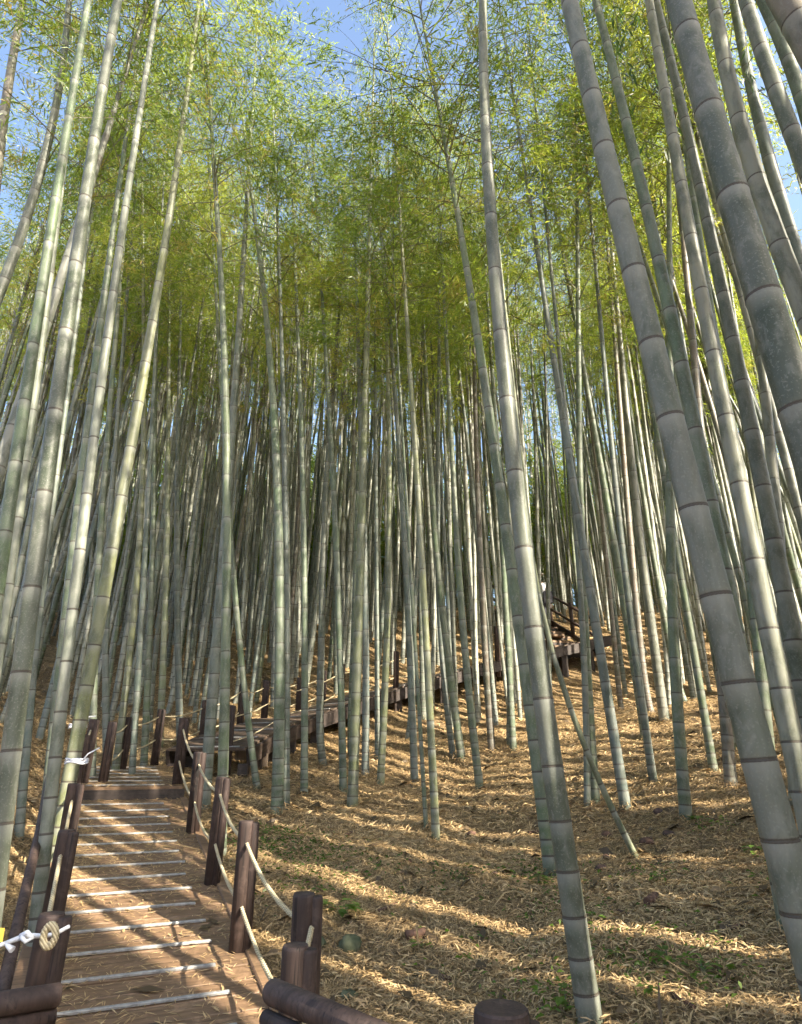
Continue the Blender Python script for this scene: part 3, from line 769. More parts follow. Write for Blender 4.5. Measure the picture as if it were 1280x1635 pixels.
T([(95, 1120), (108, 960), (118, 840), (150, 600), (178, 400), (195, 250)], 15, 5.4, w_at=1, col='green', label='slim green culm behind the half-sunlit pale one')
T([(195, 1145), (208, 1030), (222, 900), (226, 780), (230, 640)], 11, 8.6, col='yellow', label='yellow-green culm behind the first post of the landing fence')
T([(214, 1195), (221, 1060), (229, 950), (236, 800)], 10, 8.35, col='blue', label='blue-grey culm leaning over the landing fence')
T([(232, 1185), (237, 1060), (242, 940), (245, 790)], 11, 9.3, col='green', label='dark-footed green culm between two landing fence posts')
T([(257, 1140), (262, 1020), (266, 900), (268, 760)], 11, 10.3, col='yellow', label='yellow-lit culm directly above the second landing fence post')
T([(285, 1130), (285, 1010), (281, 880), (284, 760)], 11, 10.6, col='blue', label='blue-grey culm with a forked-looking foot above the landing fence')
T([(148, 1150), (150, 1020), (158, 900), (165, 780)], 12, 8.0, col='green', label='green culm directly behind the corner of the bank-side fence')
T([(170, 1130), (168, 1010), (173, 900), (180, 760)], 11, 8.9, col='blue', label='thin bluish culm behind the corner of the bank-side fence')
T([(45, 1170), (55, 1060), (66, 950), (84, 800)], 13, 5.9, col='blue', label='bluish culm in the dark gap between the two thick bank culms')
N_TRACED = len(GROVE)

# --- the rest of the grove -------------------------------------------------------------------
VARS = []
for i in range(16):
    ax, ay = rnd.uniform(-.004, .004), rnd.uniform(-.004, .004); wx = rnd.uniform(0, 6); H = 13.0; hc = 6.0; bs = rnd.uniform(-.10, .10); am = rnd.uniform(.01, .05)
    def mk(bs=bs, ax=ax, ay=ay, wx=wx, am=am):
        def P0(h): return Vector((ax * h * h + am * sin(h * .55 + wx) + bs * math.exp(-h / .35), ay * h * h + am * cos(h * .5 + wx), h))
        o0 = P0(0)
        def P(h):
            if h <= 6.5: return P0(h) - o0
            d = (P0(6.6) - P0(6.4)) / .2
            return P0(6.5) - o0 + d * (h - 6.5)
        return P
    P = mk(); r0 = .05
    m_, _ = culm_mesh('culm', P, H, r0, 9, 500 + i, False, 7.0)
    VARS.append((m_, P, H))
far_culms = []
for i in range(5):
    P = VARS[i][1]; m_, _ = culm_mesh('far_culm', P, 13.0, .055, 5, 700 + i, False, 6.0, 1.15); far_culms.append(m_)

walk2d = np.array([[c.x, c.y] for c in walk_centres] + [[P3(s_, 0, 0).x, P3(s_, 0, 0).y] for s_ in np.arange(-12, S_END + 1.2, .3)])
taken = [(g[1]['x'], g[1]['y']) for g in GROVE]
def clear(x, y, dmin, wmin=.85):
    if np.min(np.hypot(walk2d[:, 0] - x, walk2d[:, 1] - y)) < wmin: return False
    for a, b in taken:
        if abs(a - x) < dmin and abs(b - y) < dmin and math.hypot(a - x, b - y) < dmin: return False
    return True
cands = []
tries = 0
while len(cands) < 330 - N_TRACED and tries < 60000:
    tries += 1
    Y = math.sqrt(rnd.uniform(4.5 ** 2, 19.5 ** 2)); X = rnd.uniform(-.78, .78) * Y
    n = (X - PX0[0]) * PN[0] + (Y - PX0[1]) * PN[1]
    if Y < 9.6 and -.9 < n and X < 2.2 + .18 * max(0, 9 - Y): continue
    if Y < 7.0 and n < 0 and n > -1.3: continue
    if 0 < X < 1.2 and Y < 10.5: continue
    if Y > 10.5 and abs(X - .285 * Y) < .55 and Y < 17: # the sight-line to the stairs stays open where people walk
        if abs(Y - 15.5) < 1.8: continue
    pxx = 640 + FPX * X / depth_of(X, Y, 4.3)
    if 868 < pxx < 962 and Y < 16.2: continue
    if not clear(X, Y, .46 if Y > 9 else .6): continue
    taken.append((X, Y)); cands.append((X, Y))
cols = ['grey', 'blue', 'green', 'pale', 'yellow', 'dark', 'tan', 'brown']; wts = [20, 20, 17, 28, 7, 3, 4, 1]
for (X, Y) in sorted(cands, key=lambda c: c[1]):
    z = tz(X, Y); col = rnd.choices(cols, wts)[0]
    root = empty('bamboo', (X, Y, z)); i = rnd.randrange(len(VARS)); m_, P, H = VARS[i]
    lx = rnd.gauss(-.022 * X / max(Y, 1) * 2, .035); ly = rnd.gauss(-.01, .03)
    if rnd.random() < .05: lx += rnd.choice((-1, 1)) * rnd.uniform(.08, .2)
    fat = rnd.uniform(.72, 1.22); hs = rnd.uniform(.86, 1.10)
    R_ = Euler((-ly, lx, 0)).to_matrix().to_4x4() @ Matrix.Rotation(rnd.uniform(0, 6.28), 4, 'Z')
    c = bpy.data.objects.new('culm', m_); C.objects.link(c); c.parent = root
    c.matrix_basis = R_ @ Matrix.Diagonal((fat, fat, hs, 1)); set_col(c, COL[col], .12)
    hc = rnd.uniform(5.8, 8.6)
    def PW(h): q_ = P(h); return (R_ @ Matrix.Diagonal((fat, fat, hs, 1))) @ q_
    attach_crown(root, PW(hc), PW(H), rnd.uniform(0, 6.28), rnd.uniform(.85, 1.2), .48)
    GROVE.append((root, dict(col=col, r=.05 * fat, lean=lx, x=X, y=Y, label=None)))

# labels: look first, then where it stands, then its place in the count
CW = dict(grey='grey', green='green', yellow='yellow-green', blue='blue-grey', dark='dark olive', tan='tan', pale='pale cream', brown='brown')
def zone(x, y):
    n = (x - PX0[0]) * PN[0] + (y - PX0[1]) * PN[1]
    if y < 9.3 and n < 0: return 'on the bank behind the fence'
    if y < 9.3: return 'beyond the stoutest grey culm'
    d = walk2d[:len(walk_centres)]; j = int(np.argmin(np.abs(d[:, 0] - x))); wy = d[j, 1]
    if x < d[:, 0].min() - .3: return ('just' if y < 12.5 else 'well' if y < 15.5 else 'far') + ' uphill of the landing'
    if x > d[:, 0].max() + .2: return 'level with the stairs' if y < 16 else 'uphill beyond the stairs'
    if y < wy: return 'below the raised walkway'
    return ('close behind' if y - wy < 1.6 else 'behind' if y - wy < 4 else 'far above') + ' the raised walkway'
from collections import defaultdict
bins = defaultdict(list)
for root, inf in GROVE:
    if inf['label']: continue
    th = 'thin' if inf['r'] < .043 else 'stout' if inf['r'] > .055 else 'medium'
    ln = 'leaning sharply' if abs(inf['lean']) > .09 else 'slightly tilted' if abs(inf['lean']) > .035 else 'upright'
    bins[(f"{th} {CW[inf['col']]} culm", ln, zone(inf['x'], inf['y']))].append((root, inf))
ORD = ['first', 'second', 'third', 'fourth', 'fifth', 'sixth', 'seventh', 'eighth', 'ninth', 'tenth', 'eleventh', 'twelfth']
for (a, ln, zn), its in bins.items():
    its.sort(key=lambda t: t[1]['x'] / t[1]['y'])
    for k, (root, inf) in enumerate(its):
        if len(its) == 1: lab = f"{a}, {ln}, {zn}"
        else: lab = f"{a}, {ln}, {zn}, {ORD[min(k, 11)]} from the bank"
        tag(root, lab, 'bamboo', 'bamboo culms of the grove')

# --- far wood and the added shading culms beyond the frame, joined --------------------------------------
def mesh_np(me_):
    v = np.zeros(len(me_.vertices) * 3, dtype=np.float32); me_.vertices.foreach_get('co', v)
    f = np.zeros(len(me_.loops), dtype=np.int32); me_.loops.foreach_get('vertex_index', f)
    at = {}
    for k in ('nd', 'bl', 'seg'):
        a = np.zeros(len(me_.vertices), dtype=np.float32); me_.attributes[k].data.foreach_get('value', a); at[k] = a
    return v.reshape(-1, 3), f.reshape(-1, 4), at
FC = [mesh_np(m_) for m_ in far_culms]
def wood(name, spots, label, crown_p=1.0, hmul=1.0, wide=(1, 1.4), low=0):
    Vc, Fc, At, off = [], [], {'nd': [], 'bl': [], 'seg': []}, 0
    Vl, Fl, Tl, offl = [], [], [], 0
    for (x, y) in spots:
        z = tz(x, y); k = int(rng.integers(len(FC))); v, f, at = FC[k]
        lx, ly = rng.normal(0, .04), rng.normal(0, .03)
        M = np.array(Matrix.Translation((x, y, z)) @ Euler((ly, lx, rng.uniform(0, 6.28))).to_matrix().to_4x4() @ Matrix.Diagonal((rng.uniform(.75, 1.15),) * 2 + (rng.uniform(.85, 1.1) * hmul, 1)))
        Vc.append(v @ M[:3, :3].T + M[:3, 3]); Fc.append(f + off); off += len(v)
        for kk in at: At[kk].append(at[kk] if kk != 'seg' else np.clip(at[kk] * .6 + rng.uniform(0, .4), 0, 1))
        if rng.random() < crown_p:
            cv, cf, ct = far_crowns[int(rng.integers(4))]
            hc = rng.uniform(3.8, 6.5) if low == 0 else rng.uniform(*low)
            w = rng.uniform(*wide)
            M2 = M @ np.array(Matrix.Translation((0, 0, hc)) @ Matrix.Diagonal((w, w, (13 - hc) / LC, 1)))
            Vl.append(cv @ M2[:3, :3].T + M2[:3, 3]); Fl.append(cf + offl); offl += len(cv); Tl.append(ct)
    me_ = np_mesh(name + '_culms', np.concatenate(Vc), np.concatenate(Fc), [M_CULM], {k: np.concatenate(v_) for k, v_ in At.items()}, smooth=True)
    root = empty(name, (float(spots[0][0]), float(spots[0][1]), 0)); root.location = (0, 0, 0)
    tag(root, label, 'bamboo wood', kind='stuff')
    o = mesh_obj('culms', me_, root); o.color = (.48, .50, .42, 1); o['kind'] = 'stuff'  # joined stems coloured paler; sunlight missing in the distance is put into the colour
    me2 = np_mesh(name + '_foliage', np.concatenate(Vl), np.concatenate(Fl), [M_LEAF], dict(tone=np.concatenate(Tl)))
    o2 = mesh_obj('foliage', me2, root); o2['kind'] = 'stuff'
    return root
spots = []
while len(spots) < 700:
    Y = rng.uniform(19, 34) if rng.random() < .8 else rng.uniform(34, 52); X = rng.uniform(-.85, .85) * Y; spots.append((X, Y))
wood('distant_bamboo_wood', spots, 'distant bamboo wood closing the view uphill behind the grove', .16, 1.05, (.9, 1.2), (7.0, 9.5))
spots = []
while len(spots) < 430:
    Y = math.sqrt(rng.uniform(11.5 ** 2, 21 ** 2)); X = rng.uniform(-.78, .78) * Y
    if 868 < 640 + FPX * X / depth_of(X, Y, 4.8) < 962: continue
    if clear(X, Y, .23): spots.append((X, Y)); taken.append((X, Y))
wood('crowded_bamboo_culms', spots, 'crowd of slender culms standing too close to tell apart uphill of the walkway', .10, 1.0, (.8, 1.1), (6.5, 8.5))
spots = [(rng.uniform(-.9, .9) * y_, y_) for y_ in rng.uniform(23, 34, 380)]
wood('bamboo_thicket', spots, 'low leafy bamboo thicket filling the crest of the slope', 1.0, .55, (1.2, 2.0), (.2, 2.5))
rng = np.random.default_rng(12)
# unseen culms added beside and behind the viewer, arranged to stripe the clearing with shade
spots = []
tr = 0
while len(spots) < 230 and tr < 20000:
    tr += 1
    X, Y = (rng.uniform(.6, 9), rng.uniform(-8, 6)) if tr % 3 else (rng.uniform(-10, 18), rng.uniform(-14, 12))
    if Y > 0 and abs(X) < .80 * Y + .55: continue
    if abs(X) < 1.6 and -3 < Y < 2: continue
    n = (X - PX0[0]) * PN[0] + (Y - PX0[1]) * PN[1]
    if abs(n) < 1.2: continue
    if X < 0 and rng.random() < .75: continue
    if X > 0 and Y < 0 and math.hypot(X, Y) < 2.0: continue
    spots.append((X, Y))
wood('unseen_shading_wood', spots, 'unseen bamboo wood added around and behind the viewpoint to shade the clearing', .13, 1.0, (.8, 1.1), (6.0, 9.5))

# ------------------------------------------------------------------ leaf litter
def litter(n, ylo, yhi, size, name_unused=None, xr=.72, wr=.115, dark=0.0, at=None):
    Y = np.sqrt(rng.uniform(ylo ** 2, yhi ** 2, n)); X = rng.uniform(-xr, xr, n) * Y
    if at is not None: X, Y, lift = at
    else: lift = np.zeros(n)
    s = (X - PX0[0]) * PD[0] + (Y - PX0[1]) * PD[1]; nn = (X - PX0[0]) * PN[0] + (Y - PX0[1]) * PN[1]
    on = (np.abs(nn) < .60) & (s < S_END) & (s > -1.6)
    # boards keep leaves mostly along the bank edge and towards the landing
    keep_p = np.where(on, np.clip(.10 + .75 * np.clip(-nn - .25, 0, .3) / .3 * .8 + .30 * smooth(1.5, 4.6, s) + .35 * smooth(5.3, 6.6, s), 0, 1) * 1.0, 1.0)
    keep = rng.random(n) < keep_p
    X, Y, s, nn, on, lift = X[keep], Y[keep], s[keep], nn[keep], on[keep], lift[keep]
    Z = terrain(X, Y)
    Z = np.where(on, np.where(s < S_RISER, path_z(s), Z_LAND + .12 * (s - S_RISER)) + .008, Z + rng.uniform(0, .022, len(X)) + lift)
    m = len(X)
    e = .03
    nxv = -(terrain(X + e, Y) - terrain(X - e, Y)) / (2 * e); nyv = -(terrain(X, Y + e) - terrain(X, Y - e)) / (2 * e)
    nrm = np.stack([nxv, nyv, np.ones(m)], -1); nrm /= np.linalg.norm(nrm, axis=1, keepdims=True)
    a = rng.uniform(0, 2 * pi, m); d = np.stack([np.cos(a), np.sin(a), np.zeros(m)], -1)
    d -= nrm * (d * nrm).sum(1, keepdims=True); d += nrm * np.where(on, .02, rng.normal(.05, .22, m))[:, None]; d /= np.linalg.norm(d, axis=1, keepdims=True)
    w = np.cross(nrm, d); w += nrm * np.where(on, 0, rng.normal(0, .45, m))[:, None]; w /= np.linalg.norm(w, axis=1, keepdims=True)
    Lf = size * rng.uniform(.5, 1.35, m)[:, None]; W = Lf * wr * rng.uniform(.6, 1.3, m)[:, None]
    b = np.stack([X, Y, Z], -1) - d * Lf * .5
    curl = nrm * Lf * np.where(on, .02, rng.normal(.04, .09, m))[:, None]
    V = np.stack([b, b + d * Lf * .45 + w * W * .5 + curl, b + d * Lf, b + d * Lf * .45 - w * W * .5 + curl], 1).reshape(-1, 3)
    # patches: soil-brown hollows and paler drifts
    pat = .5 + .35 * np.sin(X * 1.3 + 2 * np.sin(Y * .8)) * np.sin(Y * 1.7 + X * .6)
    tone = np.clip(rng.beta(2.2, 2.4, m) * .8 + .25 * (pat - .4) , 0, 1)
    return V, np.repeat(np.clip(tone - dark, 0, 1), 4)
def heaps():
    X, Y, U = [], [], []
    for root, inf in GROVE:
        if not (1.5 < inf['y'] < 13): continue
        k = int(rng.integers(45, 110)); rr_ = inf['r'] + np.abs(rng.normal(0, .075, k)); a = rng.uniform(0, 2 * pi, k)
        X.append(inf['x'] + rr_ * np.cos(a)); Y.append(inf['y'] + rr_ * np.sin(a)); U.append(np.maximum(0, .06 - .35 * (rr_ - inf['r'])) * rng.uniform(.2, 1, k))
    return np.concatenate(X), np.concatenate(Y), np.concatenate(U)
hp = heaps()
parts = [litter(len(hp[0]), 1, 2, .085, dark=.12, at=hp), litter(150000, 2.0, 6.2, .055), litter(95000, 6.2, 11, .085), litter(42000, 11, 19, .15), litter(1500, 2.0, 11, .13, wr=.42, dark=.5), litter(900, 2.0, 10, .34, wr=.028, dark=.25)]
V = np.concatenate([p[0] for p in parts]); tone = np.concatenate([p[1] for p in parts])
me = np_mesh('leaf_litter', V, np.arange(len(V)).reshape(-1, 4), [M_LITTER], dict(tone=tone))
tag(mesh_obj('leaf_litter', me), 'dry tan bamboo leaves covering the forest floor', 'leaf litter', kind='stuff')

# low green growth in the litter beyond the fence
def patch(cx, cy, rx, ry, n, size):
    X = cx + rng.normal(0, rx, n); Y = cy + rng.normal(0, ry, n); Z = terrain(X, Y)
    base = np.stack([X, Y, Z + rng.uniform(0, .05, n)], -1)
    d = rng.normal(size=(n, 3)); d[:, 2] = np.abs(d[:, 2]) * .6 + .1; d /= np.linalg.norm(d, axis=1, keepdims=True)
    Lf = size * rng.uniform(.5, 1.4, n)
    V_, F_ = leaf_arrays(base, d, Lf, Lf * .32, .35); return V_
Vs = []
for px, py, sx, n in ((440, 1350, .22, 420), (480, 1370, .3, 420), (430, 1330, .15, 200), (560, 1400, .25, 160), (640, 1400, .3, 90), (500, 1420, .2, 160),
                      (850, 1400, .16, 160), (870, 1440, .18, 160), (1060, 1540, .16, 140), (1120, 1550, .16, 130), (960, 1530, .15, 110), (1040, 1400, .12, 90),
                      (880, 1590, .12, 160), (770, 1530, .2, 70), (1250, 1400, .14, 80), (730, 1400, .1, 60), (1140, 1320, .12, 60), (940, 1480, .15, 90)):
    g = ground_hit(px, py); Vs.append(patch(g.x, g.y, sx, sx, int(n * .8), .038))
V = np.concatenate(Vs); tone = np.repeat(rng.uniform(0, .7, len(V) // 4), 4)
me = np_mesh('ground_cover', V, np.arange(len(V)).reshape(-1, 4), [M_WEED], dict(tone=tone))
tag(mesh_obj('ground_cover', me), 'low green seedlings and moss scattered through the leaf litter', 'ground cover', kind='stuff')

def weed(px, py, size, nl, label):
    g = ground_hit(px, py); root = empty('weed', g); q = MB(); R_ = random.Random(px)
    stem_m = MB()
    for i in range(nl):
        a = R_.uniform(0, 6.28); h = R_.uniform(.4, 1) * size; o = Vector((cos(a), sin(a), 0)) * size * R_.uniform(.1, .45) + Vector((0, 0, h * .7))
        stem_m.tube([(0, 0, 0), o * .5 + Vector((0, 0, .01)), o], .0018, 3, False)
        d = Vector((cos(a), sin(a), R_.uniform(-.2, .3))).normalized(); w = Vector((-sin(a), cos(a), 0)); L_ = size * R_.uniform(.45, .8); W = L_ * .28
        pts = [o, o + d * L_ * .3 + w * W, o + d * L_ * .65 + w * W * .8 + Vector((0, 0, -.05 * L_)), o + d * L_ + Vector((0, 0, -.2 * L_)), o + d * L_ * .65 - w * W * .8 + Vector((0, 0, -.05 * L_)), o + d * L_ * .3 - w * W, o + d * L_ * .5 + Vector((0, 0, -.06 * L_))]
        lf = MB(); lf.add(pts, [(0, 1, 6), (1, 2, 6), (2, 3, 6), (3, 4, 6), (4, 5, 6), (5, 0, 6)])
        m_ = lf.mesh('leaf', M_WEED); at = m_.attributes.new('tone', 'FLOAT', 'POINT'); at.data.foreach_set('value', [R_.uniform(.3, .85)] * len(m_.vertices))
        mesh_obj('leaf', m_, root)
    stem_m.build('stem', M_TWIG, root)
    tag(root, label, 'weed', 'small weeds in the leaf litter')
weed(545, 1465, .13, 16, 'bushiest green weed beside the second fence post')
weed(520, 1455, .09, 9, 'low green weed between the bushiest weed and the fence')
weed(675, 1522, .085, 6, 'small bright two-leaved weed beside the dark bamboo stub')
weed(985, 1535, .07, 6, 'small weed uphill of the hollow in the litter')
weed(905, 1612, .11, 10, 'bright weed at the foot of the middle grey culm')
weed(1118, 1318, .10, 9, 'trailing weed at the curved foot of a green culm')
weed(1068, 1545, .10, 9, 'leafy weed in the open litter near the stoutest culm')
weed(1125, 1560, .09, 7, 'paired weed beside the leafy one')
weed(860, 1412, .10, 10, 'dark leafy weed just behind the middle grey culm')
weed(1205, 1365, .10, 8, 'grass-like weed against the stoutest grey culm')
weed(740, 1408, .06, 6, 'tiny green seedling in the open litter')
weed(1045, 1408, .08, 7, 'small weed below the foot of the leaning thin stem')
weed(1040, 1590, .07, 6, 'dark green weed low in the open litter')

# rocks, stubs, stump, sheaths
def rock(name, px, py, sz, mat, label, cat, flat=.6, seed=1):
    g = ground_hit(px, py); R_ = random.Random(seed); q = MB(); n, m_ = 9, 14; V = []; ph = [R_.uniform(0, 6) for _ in range(6)]
    for i in range(n):
        th = pi * i / (n - 1)
        for k in range(m_):
            a = 2 * pi * k / m_; r = 1 + .13 * sin(3 * a + ph[0]) * sin(2 * th + ph[1]) + .09 * sin(5 * a + ph[2] + 3 * th) + .05 * sin(9 * a + ph[3]) * sin(7 * th)
            V.append((sz * r * sin(th) * cos(a), sz * .8 * r * sin(th) * sin(a), sz * flat * r * cos(th)))
    F_ = [(i * m_ + k, i * m_ + (k + 1) % m_, (i + 1) * m_ + (k + 1) % m_, (i + 1) * m_ + k) for i in range(n - 1) for k in range(m_)]
    q.add(V, F_); o = q.build(name, mat, None, True, g + Vector((0, 0, sz * flat * .3))); o.rotation_euler = (0, 0, seed); tag(o, label, cat); return o
rock('rock', 558, 1518, .068, M_ROCK, 'rounded mossy green rock beside the sunlit stripes near the fence', 'rock', .85, 3)
rock('rock', 508, 1515, .05, M_ROCK, 'dark mossy rock half hidden at the foot of the second fence post', 'rock', .8, 4)
rock('rock', 556, 1592, .055, M_ROCK, 'flat dark green stone between the fence log and the sunlit stripes', 'rock', .3, 5)
M_STONE = mat_noise('reddish_stone', (.045, .026, .02), (.12, .070, .052), 12, .8, 0, .5)
for i, (px, py, sz, lab) in enumerate([(752, 1334, .045, 'dark clod of soil in mid clearing'), (1051, 1300, .05, 'reddish stone uphill of the leaning thin stem'), (1033, 1348, .055, 'reddish stone just above the foot of the leaning thin stem'),
                                       (960, 1390, .05, 'grey stone below the foot of the leaning thin stem'), (968, 1372, .035, 'small tilted stone resting above the grey stone'), (1068, 1335, .05, 'dark lump beside the curved foot of a green culm'),
                                       (650, 1378, .035, 'small red-brown stone near the fence side of the clearing'), (1092, 1385, .035, 'small brown stone in the open litter'), (968, 1335, .05, 'dark broken clod uphill of the grey stone'), (790, 1398, .03, 'small black clod in the clearing')]):
    rock('stone', px, py, sz, M_STONE if i % 2 else M_STUB, lab, 'stone', .6, 10 + i)
def stub(px, py, Lf, r, ang, label, sink=0.0):
    g = ground_hit(px, py); q = MB(); d = Vector((cos(ang), sin(ang), .08)).normalized() * Lf / 2; c = g + Vector((0, 0, r * .8 - sink))
    sd = 16; V = []; u = d.orthogonal().normalized(); w = d.normalized().cross(u)
    for (t, rr_) in ((-1, r), (-.2, r * .95), (-.15, r * 1.05), (-.1, r * .95), (1, r), (1, r * .72), (.3, r * .7), (.3, .001)):
        for k in range(sd): V.append(c + d * t + (u * cos(2 * pi * k / sd) + w * sin(2 * pi * k / sd)) * rr_)
    F_ = [(i * sd + k, i * sd + (k + 1) % sd, (i + 1) * sd + (k + 1) % sd, (i + 1) * sd + k) for i in range(7) for k in range(sd)] + [tuple(range(sd))[::-1]]
    q.add(V, F_); tag(q.build('bamboo_stub', M_STUB, None, True), label, 'bamboo stub')
for px_, py_, a_ in ((560, 1330, 1.1), (1180, 1480, .4), (700, 1560, 2.6), (1000, 1460, 2.2), (620, 1450, .9), (860, 1330, .3), (1090, 1600, 1.9)):
    stub(px_, py_, .10 + .05 * (px_ % 3), .012 + .004 * (px_ % 2), a_, {560: 'short fallen cane piece uphill near the fence side', 1180: 'short fallen cane piece beside the stoutest grey culm', 700: 'short fallen cane piece low among the sunlit stripes', 1000: 'short fallen cane piece in the middle of the open litter', 620: 'short fallen cane piece between the bushiest weed and mid clearing', 860: 'short fallen cane piece just uphill of the middle grey culm', 1090: 'short fallen cane piece at the bottom of the open litter'}[px_], .006)
stub(663, 1500, .12, .026, .2, 'hollow dark bamboo stub lying beside a bright small weed')
stub(1040, 1440, .16, .022, .9, 'dark curled bamboo stub in the hollow of the litter')
stub(930, 1500, .09, .02, 2.0, 'short dark bamboo stub beside the middle grey culm')
# cut post in the clearing edge
g = world_at(800, 1608, 2.05); r = .075; q = MB()
q.tube([(0, 0, -.5), (0, 0, -.02), (0, 0, -.006), (0, 0, 0)], [r, r * 1.0, r * .97, r * .9], 24)
root = empty('cut_post', g); o = q.build('log', M_POST, root); q2 = MB(); q2.tube([(r * .98, -.01, -.5), (r * .98, -.01, -.03)], r * .34, 10); q2.build('half_log', M_POST, root)
tag(root, 'dark sawn-off round post standing in the litter at the bottom edge', 'post')

# small hanging leaf sprays from near branches at the top
def spray(px, py, Y, px2, py2, n, leaf, label):
    a = world_at(px, py, Y); b = world_at(px2, py2, Y - .15); root = empty('leafy_branch', a); rel = b - a
    q = MB(); q.tube([(0, 0, 0), rel * .5 + Vector((0, 0, .05)), rel], [.006, .004, .002], 5, False)
    base = []; dirs = []
    for i in range(n):
        t = rnd.uniform(.1, 1); base.append(rel * t + Vector((rnd.gauss(0, .05), rnd.gauss(0, .05), .04 - rnd.uniform(0, .12)))); dirs.append((rel.normalized() * .3 + Vector((rnd.gauss(0, .45), rnd.gauss(0, .45), -.8))).normalized())
    Lf = np.full(n, leaf) * rng.uniform(.7, 1.25, n)
    V_, F_ = leaf_arrays(np.array(base), np.array(dirs), Lf, Lf * .17, .1)
    m_ = np_mesh('leaves', V_, F_, [M_LEAFN], dict(tone=np.repeat(rng.uniform(.1, .7, n), 4))); 
    q.build('twig', M_TWIG, root); o_ = mesh_obj('leaves', m_, root); o_['kind'] = 'stuff'
    tag(root, label, 'leafy branch', 'leafy branches hanging between the near culms')
spray(975, -20, 3.9, 1000, 120, 40, .13, 'leafy branch tip hanging behind the stoutest grey culm')
spray(1040, -10, 3.9, 960, 90, 40, .13, 'leafy branch reaching over the smooth green culm')
spray(985, 90, 4.0, 1010, 230, 36, .12, 'lowest hanging leafy branch tip beside the smooth green culm')
spray(1100, 120, 4.2, 1070, 230, 30, .12, 'leafy branch below the lichen-speckled culm')
spray(1010, 150, 4.0, 925, 200, 22, .12, 'leafy branch tip poking out across the stoutest grey culm')
spray(1090, 30, 4.2, 1040, 130, 40, .13, 'dense leafy branch between two grey culms')
spray(1190, 60, 4.4, 1200, 140, 24, .12, 'leafy branch tip against the bluish culm')
spray(1120, 260, 4.4, 1110, 300, 14, .11, 'small leaf tuft under the leafy branches')
spray(870, -20, 5.5, 905, 60, 30, .12, 'leafy branch tip near the top between the middle and stoutest culms')

# ------------------------------------------------------------------ a person up on the stairs platform
def skin_mesh(name, pts, edges, radii, mat, root_i=0, sub=1):
    me_ = bpy.data.meshes.new(name); me_.from_pydata([tuple(p) for p in pts], edges, [])
    o = bpy.data.objects.new(name, me_); C.objects.link(o)
    md = o.modifiers.new('skin', 'SKIN'); me_.skin_vertices.new() if not me_.skin_vertices else None
    for i, r in enumerate(radii): me_.skin_vertices[0].data[i].radius = (r, r) if not hasattr(r, '__len__') else r
    me_.skin_vertices[0].data[root_i].use_root = True
    sb = o.modifiers.new('sub', 'SUBSURF'); sb.levels = sub; sb.render_levels = sub
    dg = bpy.context.evaluated_depsgraph_get(); bm2 = bpy.data.meshes.new_from_object(o.evaluated_get(dg))
    o.modifiers.clear(); o.data = bm2; bm2.materials.clear(); bm2.materials.append(mat)
    bm2.polygons.foreach_set('use_smooth', [True] * len(bm2.polygons)); return o
M_SKIN = mat_noise('skin', (.38, .24, .17), (.46, .30, .22), 8, .5)
M_WHITE = mat_noise('white_cotton', (.72, .72, .72), (.82, .82, .82), 10, .8)
M_DARK = mat_noise('dark_trousers', (.03, .03, .04), (.06, .06, .07), 14, .8)
pw = world_at(857, 914, 16.05)
foot = pw.z - 1.72
pr = empty('person', (pw.x, 16.05, foot)); tag(pr, 'person in a white sun hat and white shirt, half hidden on the far stairs', 'person')
body = [(0, 0, .95), (0, 0, 1.15), (0, 0, 1.38), (0, 0, 1.48), (0, -.01, 1.56), (0, -.01, 1.68), (-.09, 0, .90), (-.11, .02, .48), (-.11, .05, .08), (-.11, -.09, .04), (.09, 0, .90), (.11, -.02, .48), (.11, .02, .08), (.11, -.12, .04),
        (-.18, 0, 1.40), (-.24, .02, 1.14), (-.22, -.06, .90), (-.22, -.08, .82), (.18, 0, 1.40), (.24, .02, 1.14), (.22, -.06, .90), (.22, -.08, .82)]
ed = [(0, 1), (1, 2), (2, 3), (3, 4), (4, 5), (0, 6), (6, 7), (7, 8), (8, 9), (0, 10), (10, 11), (11, 12), (12, 13), (2, 14), (14, 15), (15, 16), (16, 17), (2, 18), (18, 19), (19, 20), (20, 21)]
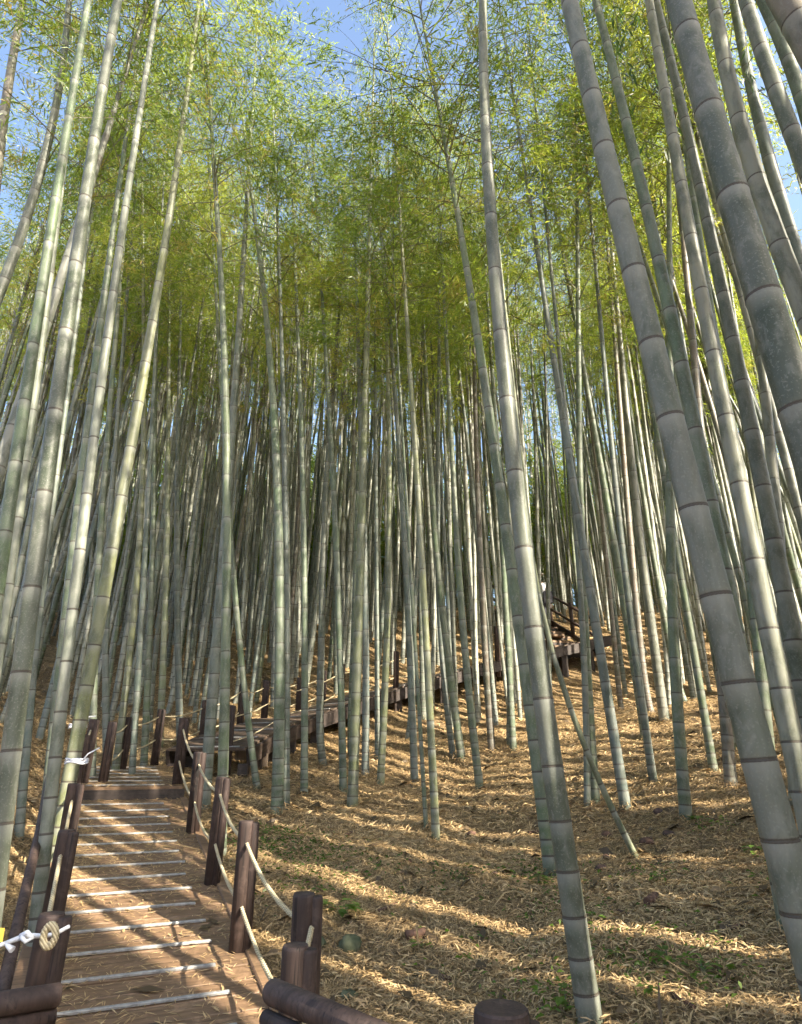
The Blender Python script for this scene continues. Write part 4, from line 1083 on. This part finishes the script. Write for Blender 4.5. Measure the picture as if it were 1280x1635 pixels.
ra = [.14, .125, .14, .055, .085, .08, .085, .058, .04, .035, .085, .058, .04, .035, .055, .042, .032, .03, .055, .042, .032, .03]
b_ = skin_mesh('body', body, ed, ra, M_SKIN); b_.parent = pr
sh = skin_mesh('shirt', [(0, 0, .92), (0, 0, 1.15), (0, 0, 1.38), (0, 0, 1.46), (-.19, 0, 1.40), (-.25, .02, 1.15), (.19, 0, 1.40), (.25, .02, 1.15)], [(0, 1), (1, 2), (2, 3), (2, 4), (4, 5), (2, 6), (6, 7)], [.165, .15, .16, .075, .07, .06, .07, .06], M_WHITE); sh.parent = pr
tr_ = skin_mesh('trousers', [(0, 0, .96), (-.09, 0, .88), (-.11, .02, .48), (-.11, .05, .12), (.09, 0, .88), (.11, -.02, .48), (.11, .02, .12)], [(0, 1), (1, 2), (2, 3), (0, 4), (4, 5), (5, 6)], [.16, .10, .075, .06, .10, .075, .06], M_DARK); tr_.parent = pr
q = MB(); q.tube([(0, 0, 1.66), (0, 0, 1.665), (0, 0, 1.69), (0, 0, 1.76), (0, 0, 1.79)], [.17, .172, .105, .10, .05], 20); q.build('sun_hat', M_WHITE, pr, True)
bag = MB(); bag.box((0, 0, 0), (.24, .12, .32), None, .03); bag.build('shoulder_bag', M_DARK, pr, False, (.2, -.12, 1.02))
q = MB(); q.box((0, 0, 0), (.9, .9, .06), None, .01)
M = Matrix.Translation((pw.x, 16.05, foot - .03)); child_at('side_platform', q.mesh('side_platform', M_DECK), st, M)
gz = tz(pw.x, 16.05)
q = MB(); q.box((0, 0, 0), (.12, .12, max(.3, abs(foot - gz) + .5))); child_at('support_post', q.mesh('support_post', M_BEAM), st, Matrix.Translation((pw.x + .2, 16.05, (foot - .06 + gz) / 2 - .1)))
print('TERRAIN', [(w.z - tz(w.x, w.y)) for w in WP], 'person', foot - gz, 'posts', [p.z - tz(p.x, p.y) for p in right_posts + left_posts + far_posts], 'stairs', [(S0 + stepd * i).z - tz((S0 + stepd * i).x, (S0 + stepd * i).y) for i in (0, 5, 9)])
